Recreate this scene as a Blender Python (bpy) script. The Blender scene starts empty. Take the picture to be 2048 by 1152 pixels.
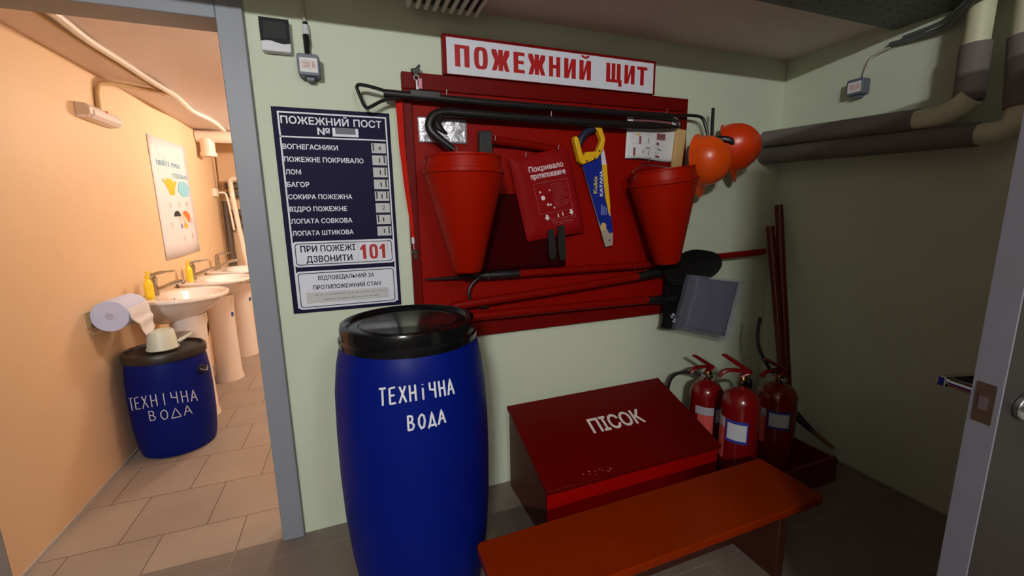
import bpy, bmesh, math, random
from mathutils import Vector, Matrix
random.seed(7)
S = bpy.context.scene
COL = S.collection
PI = math.pi

# ------------------------------------------------------------------ camera, world, exposure
cam_data = bpy.data.cameras.new('camera')
cam_data.sensor_width = 36.0
cam_data.lens = 840.5 / 2048 * 36.0
cam_data.clip_start = 0.03
cam = bpy.data.objects.new('camera', cam_data)
COL.objects.link(cam)
R0 = (0.93445684, -0.35566335, -0.01714613)      # image right
R1 = (-0.07882639, -0.15966714, -0.9840187)      # image down
R2 = (0.34724171, 0.92087458, -0.17723771)       # view direction
cam.matrix_world = Matrix(((R0[0], -R1[0], -R2[0], 0.0), (R0[1], -R1[1], -R2[1], -1.8),
                           (R0[2], -R1[2], -R2[2], 1.332), (0, 0, 0, 1)))
S.camera = cam
w = bpy.data.worlds.new('world')
S.world = w
w.use_nodes = True
w.node_tree.nodes['Background'].inputs[0].default_value = (0.5, 0.55, 0.6, 1)
w.node_tree.nodes['Background'].inputs[1].default_value = 0.01
S.view_settings.view_transform = 'Standard'
S.view_settings.look = 'None'
S.view_settings.exposure = 0.0
S.view_settings.gamma = 1.0
S.view_settings.use_curve_mapping = False
LAMP_NEAR, LAMP_FAR, LAMP_WASH, LAMP_WASH_FILL = 400.0, 1390.0, 285.0, 165.0


# ------------------------------------------------------------------ materials
def lin(c):
    return tuple(((v / 255) / 12.92 if v / 255 <= 0.04045 else ((v / 255 + 0.055) / 1.055) ** 2.4) for v in c) + (1.0,)


MATS = {}


def mat(name, rgb, rough=0.5, metal=0.0, bump=0.0, bscale=40.0, var=0.0, vscale=6.0, coat=0.0, alpha=1.0, spec=0.5):
    if name in MATS:
        return MATS[name]
    m = bpy.data.materials.new(name)
    m.use_nodes = True
    nt = m.node_tree
    b = nt.nodes['Principled BSDF']
    b.inputs['Base Color'].default_value = lin(rgb)
    b.inputs['Roughness'].default_value = rough
    b.inputs['Metallic'].default_value = metal
    b.inputs['Coat Weight'].default_value = coat
    b.inputs['Coat Roughness'].default_value = 0.08
    b.inputs['Alpha'].default_value = alpha
    b.inputs['Specular IOR Level'].default_value = spec
    tc = nt.nodes.new('ShaderNodeTexCoord')
    if var > 0:
        n = nt.nodes.new('ShaderNodeTexNoise')
        n.inputs['Scale'].default_value = vscale
        n.inputs['Detail'].default_value = 5
        nt.links.new(tc.outputs['Object'], n.inputs['Vector'])
        mx = nt.nodes.new('ShaderNodeMix')
        mx.data_type = 'RGBA'
        c = lin(rgb)
        mx.inputs[6].default_value = tuple(v * (1 - var) for v in c[:3]) + (1,)
        mx.inputs[7].default_value = tuple(min(1, v * (1 + var)) for v in c[:3]) + (1,)
        nt.links.new(n.outputs['Fac'], mx.inputs[0])
        nt.links.new(mx.outputs[2], b.inputs['Base Color'])
    if bump > 0:
        n2 = nt.nodes.new('ShaderNodeTexNoise')
        n2.inputs['Scale'].default_value = bscale
        n2.inputs['Detail'].default_value = 4
        nt.links.new(tc.outputs['Object'], n2.inputs['Vector'])
        bp = nt.nodes.new('ShaderNodeBump')
        bp.inputs['Strength'].default_value = bump
        bp.inputs['Distance'].default_value = 0.004
        nt.links.new(n2.outputs['Fac'], bp.inputs['Height'])
        nt.links.new(bp.outputs['Normal'], b.inputs['Normal'])
    MATS[name] = m
    return m


def emit_mat(name, rgb, strength):
    m = bpy.data.materials.new(name)
    m.use_nodes = True
    b = m.node_tree.nodes['Principled BSDF']
    b.inputs['Base Color'].default_value = lin(rgb)
    b.inputs['Emission Color'].default_value = lin(rgb)
    b.inputs['Emission Strength'].default_value = strength
    MATS[name] = m
    return m


def floor_mat(name, c1, c2, grout):
    m = bpy.data.materials.new(name)
    m.use_nodes = True
    nt = m.node_tree
    b = nt.nodes['Principled BSDF']
    tc = nt.nodes.new('ShaderNodeTexCoord')
    mp = nt.nodes.new('ShaderNodeMapping')
    mp.inputs['Location'].default_value = (0.073, 0.106, 0)
    nt.links.new(tc.outputs['Object'], mp.inputs['Vector'])
    br = nt.nodes.new('ShaderNodeTexBrick')
    br.offset = 0.5
    br.inputs['Scale'].default_value = 1.0
    br.inputs['Brick Width'].default_value = 0.312
    br.inputs['Row Height'].default_value = 0.325
    br.inputs['Mortar Size'].default_value = 0.0022
    br.inputs['Mortar Smooth'].default_value = 0.2
    br.inputs['Color1'].default_value = lin(c1)
    br.inputs['Color2'].default_value = lin(c2)
    br.inputs['Mortar'].default_value = lin(grout)
    nt.links.new(mp.outputs['Vector'], br.inputs['Vector'])
    n = nt.nodes.new('ShaderNodeTexNoise')
    n.inputs['Scale'].default_value = 3.0
    n.inputs['Detail'].default_value = 6
    nt.links.new(tc.outputs['Object'], n.inputs['Vector'])
    mx = nt.nodes.new('ShaderNodeMix')
    mx.data_type = 'RGBA'
    mx.blend_type = 'MULTIPLY'
    mx.inputs[0].default_value = 0.35
    nt.links.new(br.outputs['Color'], mx.inputs[6])
    nt.links.new(n.outputs['Fac'], mx.inputs[7])
    nt.links.new(mx.outputs[2], b.inputs['Base Color'])
    b.inputs['Roughness'].default_value = 0.42
    bp = nt.nodes.new('ShaderNodeBump')
    bp.inputs['Strength'].default_value = 0.5
    bp.inputs['Distance'].default_value = 0.002
    bp.invert = True
    nt.links.new(br.outputs['Fac'], bp.inputs['Height'])
    nt.links.new(bp.outputs['Normal'], b.inputs['Normal'])
    return m


GREEN = mat('green_wall_paint', (205, 213, 191), 0.6, bump=0.35, bscale=70, var=0.03, vscale=3)
ORANGE = mat('peach_wall_paint', (229, 196, 158), 0.55, bump=0.3, bscale=60, var=0.03, vscale=3)
CEIL = mat('ceiling_paint', (222, 204, 198), 0.45, bump=0.3, bscale=25, var=0.03)
FLOOR = floor_mat('beige_floor_tiles', (176, 158, 143), (170, 152, 138), (104, 84, 74))
FLOORNEAR = floor_mat('dark_floor_tiles', (132, 119, 109), (128, 114, 105), (150, 138, 128))
GREYPAINT = mat('grey_frame_paint', (138, 142, 152), 0.45, bump=0.05, bscale=30, var=0.03)
RED = mat('red_board_paint', (140, 11, 2), 0.45, bump=0.12, bscale=30, var=0.08, spec=0.12)
REDDARK = mat('dark_red_rail_paint', (106, 9, 5), 0.45, bump=0.15, bscale=30, var=0.1, spec=0.12)
REDBUCKET = mat('red_bucket_enamel', (154, 19, 0), 0.38, var=0.04, spec=0.12)
REDHANDLE = mat('red_handle_paint', (124, 11, 4), 0.35, var=0.1, vscale=20, spec=0.12)
REDPOLE = mat('dark_red_pole_paint', (96, 11, 11), 0.35, var=0.1)
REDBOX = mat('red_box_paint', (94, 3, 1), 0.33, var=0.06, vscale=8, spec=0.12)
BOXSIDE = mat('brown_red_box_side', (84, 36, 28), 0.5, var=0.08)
REDCLOTH = mat('red_pouch_fabric', (136, 10, 14), 0.6, bump=0.25, bscale=25, var=0.04, spec=0.12)
MAROON = mat('maroon_cloth', (54, 3, 9), 0.9, bump=0.2, bscale=200, var=0.05, spec=0.03)
EXTRED = mat('extinguisher_red_enamel', (118, 6, 8), 0.22, coat=0.3)
BLACK = mat('black_steel', (26, 23, 24), 0.4, var=0.1, vscale=30)
BLACKPL = mat('black_plastic', (20, 20, 22), 0.3)
BLACKRUB = mat('black_rubber', (18, 18, 18), 0.6)
BLADE = mat('black_blade_paint', (14, 12, 15), 0.5, var=0.1)
CHROME = mat('chrome', (200, 200, 205), 0.15, 1.0)
STEEL = mat('bare_steel', (175, 170, 165), 0.35, 1.0)
BRASS = mat('brass', (120, 84, 52), 0.3, 1.0)
WHITE = mat('white_sign_film', (222, 224, 236), 0.4)
PAPER = mat('white_paper', (226, 226, 228), 0.6)
PAPERGREY = mat('grey_number_paper', (196, 196, 198), 0.6)
NAVY = mat('navy_sign_film', (17, 13, 52), 0.6, spec=0.15)
SIGNRED = mat('red_letter_film', (178, 14, 18), 0.45)
INK = mat('black_ink', (30, 30, 36), 0.6)
GREYINK = mat('grey_print', (150, 150, 158), 0.7)
BARREL = mat('blue_barrel_plastic', (1, 21, 112), 0.42, bump=0.06, bscale=30, var=0.06, vscale=5, spec=0.12)
DRUMBLUE = mat('blue_drum_plastic', (4, 20, 104), 0.45, bump=0.06, bscale=30, var=0.06, spec=0.12)
CHALK = mat('white_marker_paint', (228, 230, 235), 0.7)
FOIL = mat('silver_foil', (225, 222, 232), 0.38, 0.7, bump=1.0, bscale=55)
YELLOW = mat('yellow_plastic', (232, 180, 24), 0.4)
BLUEBLADE = mat('blue_blade_print', (22, 40, 140), 0.35)
NAVYGRIP = mat('navy_rubber_grip', (24, 26, 58), 0.6)
ORANGEHARD = mat('orange_helmet_plastic', (236, 84, 16), 0.3)
ORANGEDEEP = mat('deep_orange_helmet_plastic', (214, 58, 8), 0.3)
WOOD = mat('pale_wood', (205, 170, 110), 0.6, var=0.1, vscale=25)
BROWNWOOD = mat('brown_wood', (110, 62, 36), 0.6, var=0.15, vscale=25)
BENCH = mat('orange_bench_varnish', (130, 36, 0), 0.2, bump=0.03, bscale=12, var=0.12, vscale=4, spec=0.12)
BENCHLEG = mat('dark_bench_leg', (60, 24, 16), 0.5)
PIPEGREY = mat('grey_pipe_insulation', (112, 104, 100), 0.8, bump=0.15, bscale=90)
PIPEPALE = mat('pale_green_pipe_paint', (206, 208, 176), 0.5, bump=0.1, bscale=30)
TRAY = mat('galvanised_tray', (100, 108, 102), 0.5, 0.3)


def perforated():
    """galvanised sheet with rows of small slots"""
    m = mat('perforated_tray', (100, 108, 102), 0.5, 0.3)
    nt = m.node_tree
    N, Lk = nt.nodes.new, nt.links.new
    tc = N('ShaderNodeTexCoord')
    sp = N('ShaderNodeSeparateXYZ'); Lk(tc.outputs['Object'], sp.inputs[0])
    def M(op, a, b=None):
        n = N('ShaderNodeMath'); n.operation = op
        for i_, v in enumerate((a, b)):
            if v is None:
                continue
            if isinstance(v, (int, float)):
                n.inputs[i_].default_value = v
            else:
                Lk(v, n.inputs[i_])
        return n.outputs[0]
    ry = M('DIVIDE', sp.outputs['Y'], 0.042)
    row = M('FLOOR', ry)
    fx = M('ABSOLUTE', M('SUBTRACT', M('FRACT', M('ADD', M('DIVIDE', sp.outputs['X'], 0.062), M('MULTIPLY', row, 0.5))), 0.5))
    fy = M('ABSOLUTE', M('SUBTRACT', M('FRACT', ry), 0.5))
    hole = M('MULTIPLY', M('LESS_THAN', fx, 0.17), M('LESS_THAN', fy, 0.085))
    mx = N('ShaderNodeMix'); mx.data_type = 'RGBA'
    mx.inputs[6].default_value = lin((100, 108, 102)); mx.inputs[7].default_value = lin((12, 12, 12))
    Lk(hole, mx.inputs[0])
    Lk(mx.outputs[2], nt.nodes['Principled BSDF'].inputs['Base Color'])
    return m
GREYPL = mat('grey_plastic', (96, 102, 118), 0.45)
LIGHTPL = mat('light_plastic', (214, 212, 222), 0.4)
SCREEN = mat('dark_screen', (44, 48, 46), 0.5, spec=0.15)
CERAMIC = mat('white_ceramic', (244, 232, 226), 0.12, coat=0.4)
PVC = mat('white_pvc', (244, 226, 210), 0.35)
ROLLPAPER = mat('pale_blue_paper_roll', (196, 204, 236), 0.8, bump=0.1, bscale=60)
SAGE = mat('pale_sage_plastic', (206, 212, 198), 0.4)
POSTERP = mat('poster_paper', (226, 220, 226), 0.5, bump=0.05, bscale=8)
SKYBLUE = mat('poster_blue', (140, 200, 222), 0.6)
POSTYEL = mat('poster_yellow', (240, 180, 50), 0.6)
POSTORANGE = mat('poster_orange', (232, 120, 64), 0.6)
POSTPURPLE = mat('poster_purple', (110, 80, 150), 0.6)
SKINTONE = mat('poster_peach', (236, 200, 176), 0.6)
DARKGREY = mat('dark_grey_pipe', (104, 92, 84), 0.6)
CABLE = mat('pale_cable', (190, 186, 176), 0.5)
CABLEWHITE = mat('white_cable_duct', (226, 216, 206), 0.4)
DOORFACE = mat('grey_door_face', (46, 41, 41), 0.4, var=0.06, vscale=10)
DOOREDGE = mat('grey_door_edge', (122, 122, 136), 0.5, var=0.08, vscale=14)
PINK = mat('pink_tag', (220, 130, 170), 0.4)
LABELBLUE = mat('blue_label_border', (44, 60, 150), 0.4)
LABELGREY = mat('grey_label', (176, 170, 182), 0.45)
LABELRED = mat('pale_red_label', (214, 88, 82), 0.45, var=0.3, vscale=40)
WHITEFIX = mat('white_enamel_housing', (225, 225, 222), 0.4)
BLUESTICK = mat('blue_sticker', (40, 80, 150), 0.4)
CLEARGREY = mat('clear_grey_film', (150, 150, 172), 0.15, alpha=0.28)
PACKIN = mat('dark_packed_cloth', (92, 92, 112), 0.75, bump=0.4, bscale=40, var=0.15, vscale=20)


# ------------------------------------------------------------------ mesh helpers
def V(*a):
    return Vector(a)


def box(bm, x0, y0, z0, x1, y1, z1, rot=None, piv=None):
    vs = [bm.verts.new((x, y, z)) for x in (x0, x1) for y in (y0, y1) for z in (z0, z1)]
    for f in ((0, 1, 3, 2), (4, 6, 7, 5), (0, 4, 5, 1), (2, 3, 7, 6), (0, 2, 6, 4), (1, 5, 7, 3)):
        bm.faces.new([vs[i] for i in f])
    if rot is not None:
        bmesh.ops.rotate(bm, verts=vs, cent=piv or ((x0 + x1) / 2, (y0 + y1) / 2, (z0 + z1) / 2), matrix=rot)
    return vs


def prism(bm, pts, y0, y1, axis='y'):
    """polygon given in two coordinates, swept along the third; returns verts"""
    def P(a, b, t):
        return (a, t, b) if axis == 'y' else ((t, a, b) if axis == 'x' else (a, b, t))
    A = [bm.verts.new(P(a, b, y0)) for a, b in pts]
    B = [bm.verts.new(P(a, b, y1)) for a, b in pts]
    n = len(pts)
    bm.faces.new(A)
    bm.faces.new(B[::-1])
    for i in range(n):
        bm.faces.new((A[i], B[i], B[(i + 1) % n], A[(i + 1) % n]))
    return A + B


def catmull(pts, n=6):
    P = [Vector(p) for p in pts]
    out = []
    for i in range(len(P) - 1):
        p0, p1, p2, p3 = P[max(i - 1, 0)], P[i], P[i + 1], P[min(i + 2, len(P) - 1)]
        for k in range(n):
            t = k / n
            out.append(0.5 * ((2 * p1) + (p2 - p0) * t + (2 * p0 - 5 * p1 + 4 * p2 - p3) * t * t + (3 * p1 - p0 - 3 * p2 + p3) * t ** 3))
    out.append(P[-1])
    return out


def tube(bm, pts, r, seg=10, closed=False, flat=None):
    P = [Vector(p) for p in pts]
    n = len(P)
    rs = r if isinstance(r, (list, tuple)) else [r] * n
    rings = []
    up = None
    for i in range(n):
        if closed:
            t = (P[(i + 1) % n] - P[i - 1]).normalized()
        else:
            t = (P[min(i + 1, n - 1)] - P[max(i - 1, 0)]).normalized()
        if up is None:
            a = Vector((0, 0, 1)) if abs(t.z) < 0.9 else Vector((0, 1, 0))
            up = (a - t * a.dot(t)).normalized()
        else:
            up = (up - t * up.dot(t))
            up = up.normalized() if up.length > 1e-6 else t.orthogonal().normalized()
        s = t.cross(up)
        fl = flat or 1.0
        rings.append([bm.verts.new(P[i] + (up * math.cos(2 * PI * k / seg) + s * (math.sin(2 * PI * k / seg) * fl)) * rs[i]) for k in range(seg)])
    for i in range(n if closed else n - 1):
        a, b = rings[i], rings[(i + 1) % n]
        for k in range(seg):
            bm.faces.new((a[k], a[(k + 1) % seg], b[(k + 1) % seg], b[k]))
    if not closed:
        bm.faces.new(rings[0][::-1])
        bm.faces.new(rings[-1])
    return [v for rr in rings for v in rr]


def lathe(bm, prof, cx=0, cy=0, cz=0, seg=40, M=None, cap0=True, cap1=True, a0=0.0, a1=2 * PI):
    full = abs(a1 - a0 - 2 * PI) < 1e-6
    cnt = seg if full else seg + 1
    rings = []
    for r, z in prof:
        ring = []
        for k in range(cnt):
            a = a0 + (a1 - a0) * k / seg
            p = Vector((r * math.cos(a), r * math.sin(a), z))
            if M is not None:
                p = M @ p
            ring.append(bm.verts.new((p.x + cx, p.y + cy, p.z + cz)))
        rings.append(ring)
    for i in range(len(rings) - 1):
        a, b = rings[i], rings[i + 1]
        for k in range(seg):
            k2 = (k + 1) % cnt
            bm.faces.new((a[k], a[k2], b[k2], b[k]))
    if full and cap0:
        bm.faces.new(rings[0][::-1])
    if full and cap1:
        bm.faces.new(rings[-1])
    return [v for rr in rings for v in rr]


def loops(bm, rings, cap0=True, cap1=True):
    R = [[bm.verts.new(p) for p in ring] for ring in rings]
    n = len(R[0])
    for i in range(len(R) - 1):
        for k in range(n):
            bm.faces.new((R[i][k], R[i][(k + 1) % n], R[i + 1][(k + 1) % n], R[i + 1][k]))
    if cap0:
        bm.faces.new(R[0][::-1])
    if cap1:
        bm.faces.new(R[-1])


WLOC = {}


def obj(name, bm, m, parent=None, bevel=0.0, flat=False, label=None, angle=35, bseg=2):
    bmesh.ops.recalc_face_normals(bm, faces=bm.faces[:])
    if parent is not None:
        bmesh.ops.translate(bm, verts=bm.verts[:], vec=-WLOC[parent.name])
    me = bpy.data.meshes.new(name)
    bm.to_mesh(me)
    bm.free()
    if not flat:
        me.polygons.foreach_set('use_smooth', [True] * len(me.polygons))
        me.set_sharp_from_angle(angle=math.radians(angle))
    me.materials.append(m)
    o = bpy.data.objects.new(name, me)
    COL.objects.link(o)
    if bevel > 0:
        md = o.modifiers.new('bevel', 'BEVEL')
        md.width = bevel
        md.segments = bseg
        md.limit_method = 'ANGLE'
        md.angle_limit = math.radians(40)
        md.harden_normals = False
    if parent is not None:
        o.parent = parent
        WLOC[o.name] = WLOC[parent.name].copy()
    else:
        WLOC[o.name] = Vector((0, 0, 0))
    if label:
        o['label'] = label
    return o


def thing(name, label, cat, loc, group=None, rotz=0.0):
    o = bpy.data.objects.new(name, None)
    o.empty_display_size = 0.05
    COL.objects.link(o)
    o.location = loc
    o.rotation_euler = (0, 0, rotz)
    o['label'] = label
    o['category'] = cat
    if group:
        o['group'] = group
    WLOC[o.name] = Vector(loc)
    return o


def tag(o, label, cat, group=None):
    o['label'] = label
    o['category'] = cat
    if group:
        o['group'] = group
    return o


def struct(name, bm, m, parent=None, bevel=0.0):
    o = obj(name, bm, m, parent, bevel)
    if parent is None:
        o['kind'] = 'structure'
    return o


def copy_tree(o, parent=None):
    c = o.copy()
    COL.objects.link(c)
    if parent is not None:
        c.parent = parent
    for ch in o.children:
        copy_tree(ch, c)
    return c


def nb():
    return bmesh.new()


_CAP = {}


def text_pts(s, offset=0.0, spacing=1.0):
    cu = bpy.data.curves.new('lettering_curve', 'FONT')
    cu.body = s
    cu.size = 1.0
    cu.resolution_u = 2
    cu.offset = offset
    cu.space_character = spacing
    o = bpy.data.objects.new('lettering_curve', cu)
    COL.objects.link(o)
    bpy.context.view_layer.update()
    dg = bpy.context.evaluated_depsgraph_get()
    me = o.evaluated_get(dg).to_mesh()
    vs = [(v.co.x, v.co.y) for v in me.vertices]
    fs = [tuple(p.vertices) for p in me.polygons]
    o.evaluated_get(dg).to_mesh_clear()
    bpy.data.objects.remove(o)
    bpy.data.curves.remove(cu)
    return vs, fs


def text(bm, s, x0, x1, zb, cap, y=None, offset=0.0, spacing=1.0, f=None, nrm=(0, -1, 0)):
    """lettering scaled to run from x0 to x1 on the baseline zb with the given capital height;
    offset > 0 makes it bolder (fraction of the capital height)"""
    if not _CAP:
        v, _ = text_pts('П')
        _CAP[0] = (min(p[1] for p in v), max(p[1] for p in v))
    b0, b1 = _CAP[0]
    vs, fs = text_pts(s, 0.0, spacing)
    if not vs:
        return
    e = offset * cap
    a0, a1 = min(p[0] for p in vs), max(p[0] for p in vs)
    sx = (x1 - x0 - 2 * e) / (a1 - a0)
    sz = (cap - 2 * e) / (b1 - b0)
    sh = [(0, 0)] if e == 0 else [(e * math.cos(PI * k / 4), e * math.sin(PI * k / 4)) for k in range(8)]
    N_ = Vector(nrm)
    for q, (du, dv) in enumerate(sh):
        out = []
        lift = N_ * (0.00005 * q)
        for px, py in vs:
            u, v = x0 + e + (px - a0) * sx + du, zb + e + (py - b0) * sz + dv
            out.append(bm.verts.new(Vector(f(u, v) if f else (u, y, v)) + lift))
        for fc in fs:
            try:
                bm.faces.new([out[i] for i in fc])
            except ValueError:
                pass


HEAVY = {
    'П': [[(0, 0), (0, 1), (1, 1), (1, 0), (.64, 0), (.64, .84), (.36, .84), (.36, 0)]],
    'Е': [[(0, 0), (0, 1), (1, 1), (1, .83), (.42, .83), (.42, .6), (.92, .6), (.92, .44), (.42, .44), (.42, .17), (1, .17), (1, 0)]],
    'Н': [[(0, 0), (0, 1), (.36, 1), (.36, .6), (.64, .6), (.64, 1), (1, 1), (1, 0), (.64, 0), (.64, .42), (.36, .42), (.36, 0)]],
    'И': [[(0, 0), (0, 1), (.36, 1), (.36, .42), (.62, 1), (1, 1), (1, 0), (.64, 0), (.64, .58), (.38, 0)]],
    'Т': [[(0, 1), (1, 1), (1, .83), (.68, .83), (.68, 0), (.32, 0), (.32, .83), (0, .83)]],
    'Щ': [[(0, 0), (0, 1), (.25, 1), (.25, .16), (.34, .16), (.34, 1), (.58, 1), (.58, .16), (.67, .16), (.67, 1), (.92, 1), (.92, .16), (1, .16), (1, -.2), (.78, -.2), (.78, 0)]],
    'Ж': [[(.37, 0), (.37, 1), (.63, 1), (.63, 0)],
          [(0, 1), (.25, 1), (.37, .68), (.37, .32), (.25, 0), (0, 0), (.17, .48), (0, .8)],
          [(1, 1), (.75, 1), (.63, .68), (.63, .32), (.75, 0), (1, 0), (.83, .48), (1, .8)]],
    '1': [[(.35, 0), (.35, .68), (0, .60), (0, .76), (.45, 1), (.85, 1), (.85, 0)]],
}


def heavy_letter(b, ch, x0, x1, z0, cap, y):
    """condensed heavy block letters"""
    P_ = lambda u, v: b.verts.new((x0 + (x1 - x0) * u, y, z0 + cap * v))
    if ch in 'О0':
        o_, i_ = [], []
        n = 28
        for k in range(n):
            a = 2 * PI * k / n
            ex = 0.62
            cu = math.copysign(abs(math.cos(a)) ** ex, math.cos(a)); su = math.copysign(abs(math.sin(a)) ** ex, math.sin(a))
            o_.append(P_(.5 + .5 * cu, .5 + .52 * su))
            i_.append(P_(.5 + .15 * cu, .5 + .36 * su))
        for k in range(n):
            b.faces.new((o_[k], o_[(k + 1) % n], i_[(k + 1) % n], i_[k]))
        return
    for poly in HEAVY['И' if ch == 'Й' else ch]:
        b.faces.new([P_(u, v) for u, v in poly])
    if ch == 'Й':
        up = [(.5 + .36 * math.cos(a), 1.26 + .17 * math.sin(a)) for a in [PI + PI * k / 8 for k in range(9)]]
        dn = [(.5 + .17 * math.cos(a), 1.26 + .06 * math.sin(a)) for a in [PI + PI * k / 8 for k in range(9)]]
        for k in range(8):
            b.faces.new([P_(*up[k]), P_(*up[k + 1]), P_(*dn[k + 1]), P_(*dn[k])])


def rect(bm, x0, z0, x1, z1, y, d=0.0006):
    box(bm, x0, y - d, z0, x1, y, z1)


def rrect_pts(x0, z0, x1, z1, r, n=4):
    pts = []
    for cx, cz, a in ((x1 - r, z1 - r, 0), (x0 + r, z1 - r, PI / 2), (x0 + r, z0 + r, PI), (x1 - r, z0 + r, 1.5 * PI)):
        for k in range(n + 1):
            t = a + PI / 2 * k / n
            pts.append((cx + r * math.cos(t), cz + r * math.sin(t)))
    return pts


def outline(bm, x0, z0, x1, z1, t, y, d=0.0006):
    rect(bm, x0, z0, x1, z0 + t, y, d)
    rect(bm, x0, z1 - t, x1, z1, y, d)
    rect(bm, x0, z0 + t, x0 + t, z1 - t, y, d)
    rect(bm, x1 - t, z0 + t, x1, z1 - t, y, d)


# ------------------------------------------------------------------ the setting
XR, XL, ZC = 2.33, -1.264, 2.13
ZH = 2.75          # the ceiling behind the viewpoint is higher
bm = nb(); box(bm, -1.8, -4.7, -0.08, 2.45, 0.0, 0); struct('floor', bm, FLOORNEAR)
bm = nb(); box(bm, -1.8, 0.0, -0.08, 2.45, 3.7, 0); struct('floor_washroom', bm, FLOOR)
bm = nb(); box(bm, -1.8, -0.85, ZC, 2.45, 3.7, ZC + 0.08); struct('ceiling', bm, CEIL)
bm = nb(); box(bm, -1.8, -0.95, ZC, 2.45, -0.85, ZH); struct('wall_bulkhead', bm, mat('bounce_cut_wall_grey', (112, 108, 98), 0.7))  # dark grey shared by the unseen walls, chosen to cut bounced light
bm = nb(); box(bm, -1.8, -4.7, ZH, 2.45, -0.85, ZH + 0.08); struct('ceiling_high', bm, CEIL)
# back wall of the near room, with the opening to the washroom
bm = nb()
box(bm, -0.345, 0, 0, XR + 0.1, 0.05, ZC)
box(bm, -1.8, 0, 2.02, -0.345, 0.05, ZC)
box(bm, -1.8, 0, 0, -1.30, 0.05, 2.02)
struct('wall_back', bm, GREEN)
bm = nb()
box(bm, -0.345, 0.05, 0, 1.0, 0.1, ZC)
box(bm, -1.264, 0.05, 2.02, -0.345, 0.1, ZC)
struct('wall_washroom_near', bm, ORANGE)
bm = nb(); box(bm, XR, -4.7, 0, XR + 0.1, 0, ZC); box(bm, XR, -4.7, ZC, XR + 0.1, -0.95, ZH); struct('wall_right', bm, GREEN)
bm = nb(); box(bm, -1.8, -4.7, 0, -1.7, 0, ZC); box(bm, -1.8, -4.7, ZC, -1.7, -0.95, ZH); struct('wall_left', bm, mat('bounce_cut_wall_grey', (112, 108, 98), 0.7))
bm = nb(); box(bm, -1.7, -4.7, 0, XR, -4.6, ZH); struct('wall_front', bm, mat('bounce_cut_wall_grey', (112, 108, 98), 0.7))
bm = nb(); box(bm, 1.80, -1.74, 0, XR, -1.65, ZH); struct('wall_partition', bm, mat('bounce_cut_wall_grey', (112, 108, 98), 0.7))
bm = nb(); box(bm, -1.4, 0.11, 0, XL, 3.65, ZC); struct('wall_washroom_left', bm, ORANGE)
bm = nb(); box(bm, XL, 3.57, 0, 1.0, 3.67, ZC); struct('wall_washroom_far', bm, ORANGE)
bm = nb(); box(bm, 0.9, 0.1, 0, 1.0, 3.57, ZC); struct('wall_washroom_right', bm, ORANGE)
bm = nb(); box(bm, XL, 0.1, 0, XL + 0.006, 3.57, 0.018); struct('baseboard_washroom', bm, mat('grey_skirting', (176, 172, 168), 0.5))
# grey casing round the opening
bm = nb()
box(bm, -0.365, -0.02, 0, -0.285, 0.11, 2.066)
box(bm, -1.264, -0.02, 1.984, -0.365, 0.11, 2.066)
box(bm, -1.344, -0.02, 0, -1.264, 0.11, 2.066)
struct('trim_1', bm, GREYPAINT, bevel=0.003)

# ------------------------------------------------------------------ lamps
def tube_lamp(loc, length, strength, label, rgb, axis='x', r=0.014, top=ZC, w=0.05):
    t = thing('tube_lamp', label, 'lamp', (loc[0], loc[1], top))
    h = length / 2
    d = V(h, 0, 0) if axis == 'x' else V(0, h, 0)
    c = V(*loc)
    b = nb()
    e = d.normalized() * (h + 0.03)
    s = V(0, w / 2, 0) if axis == 'x' else V(w / 2, 0, 0)
    lo, hi = c - e - s, c + e + s
    box(b, lo.x, lo.y, loc[2] + r + 0.004, hi.x, hi.y, top)
    obj('housing', b, WHITEFIX, t, bevel=0.002)
    b = nb(); tube(b, [c - d, c + d], r, 16)
    obj('tube', b, emit_mat('lamp_glow', rgb, strength), t)
    for sgn in (-1, 1):
        b = nb(); tube(b, [c + d * sgn, c + e * sgn], r + 0.002, 12)
        obj('end_cap', b, WHITEFIX, t)
    return t


# perforated cable tray under the ceiling, the lamps of the near room hang below it
TZ = 2.10
t = thing('cable_tray', 'wide perforated metal cable tray hanging under the ceiling', 'cable tray', (0.3, -0.64, TZ))
b = nb()
y0, y1, x0, x1 = -0.78, -0.50, -1.6, 2.325
box(b, x0, y0, TZ, x1, y1, TZ + 0.002)
obj('perforated_base', b, perforated(), t)
for yy in (y0, y1):
    b = nb(); box(b, x0, yy - 0.001, TZ, x1, yy + 0.001, TZ + 0.028)
    obj('side_flange', b, TRAY, t)
for xx in (-1.0, 0.3, 1.6):
    for yy in (y0 + 0.03, y1 - 0.03):
        b = nb(); tube(b, [(xx, yy, TZ), (xx, yy, ZC)], 0.005, 8)
        obj('hanger_rod', b, STEEL, t)

tube_lamp((0.51, -2.85, 2.31), 0.25, LAMP_NEAR, 'short white tube lamp hung from the high ceiling behind the open door', (251, 252, 248), 'x', top=ZH, w=0.06)
tube_lamp((-1.00, -4.00, 2.43), 0.40, LAMP_FAR, 'brightest white tube lamp hung from the high ceiling at the far end', (251, 252, 248), 'x', r=0.02, top=ZH, w=0.07)
tube_lamp((-0.05, 2.4, 2.04), 0.5, LAMP_WASH, 'long tube lamp on the washroom ceiling over the sinks', (255, 238, 216), 'y', r=0.02)
tube_lamp((0.1, 0.75, 2.04), 0.3, LAMP_WASH_FILL, 'added fill tube lamp on the washroom ceiling near the door', (255, 238, 216), 'y', r=0.02)  # extra lamp out of view, added to brighten the near wall and floor

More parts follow.
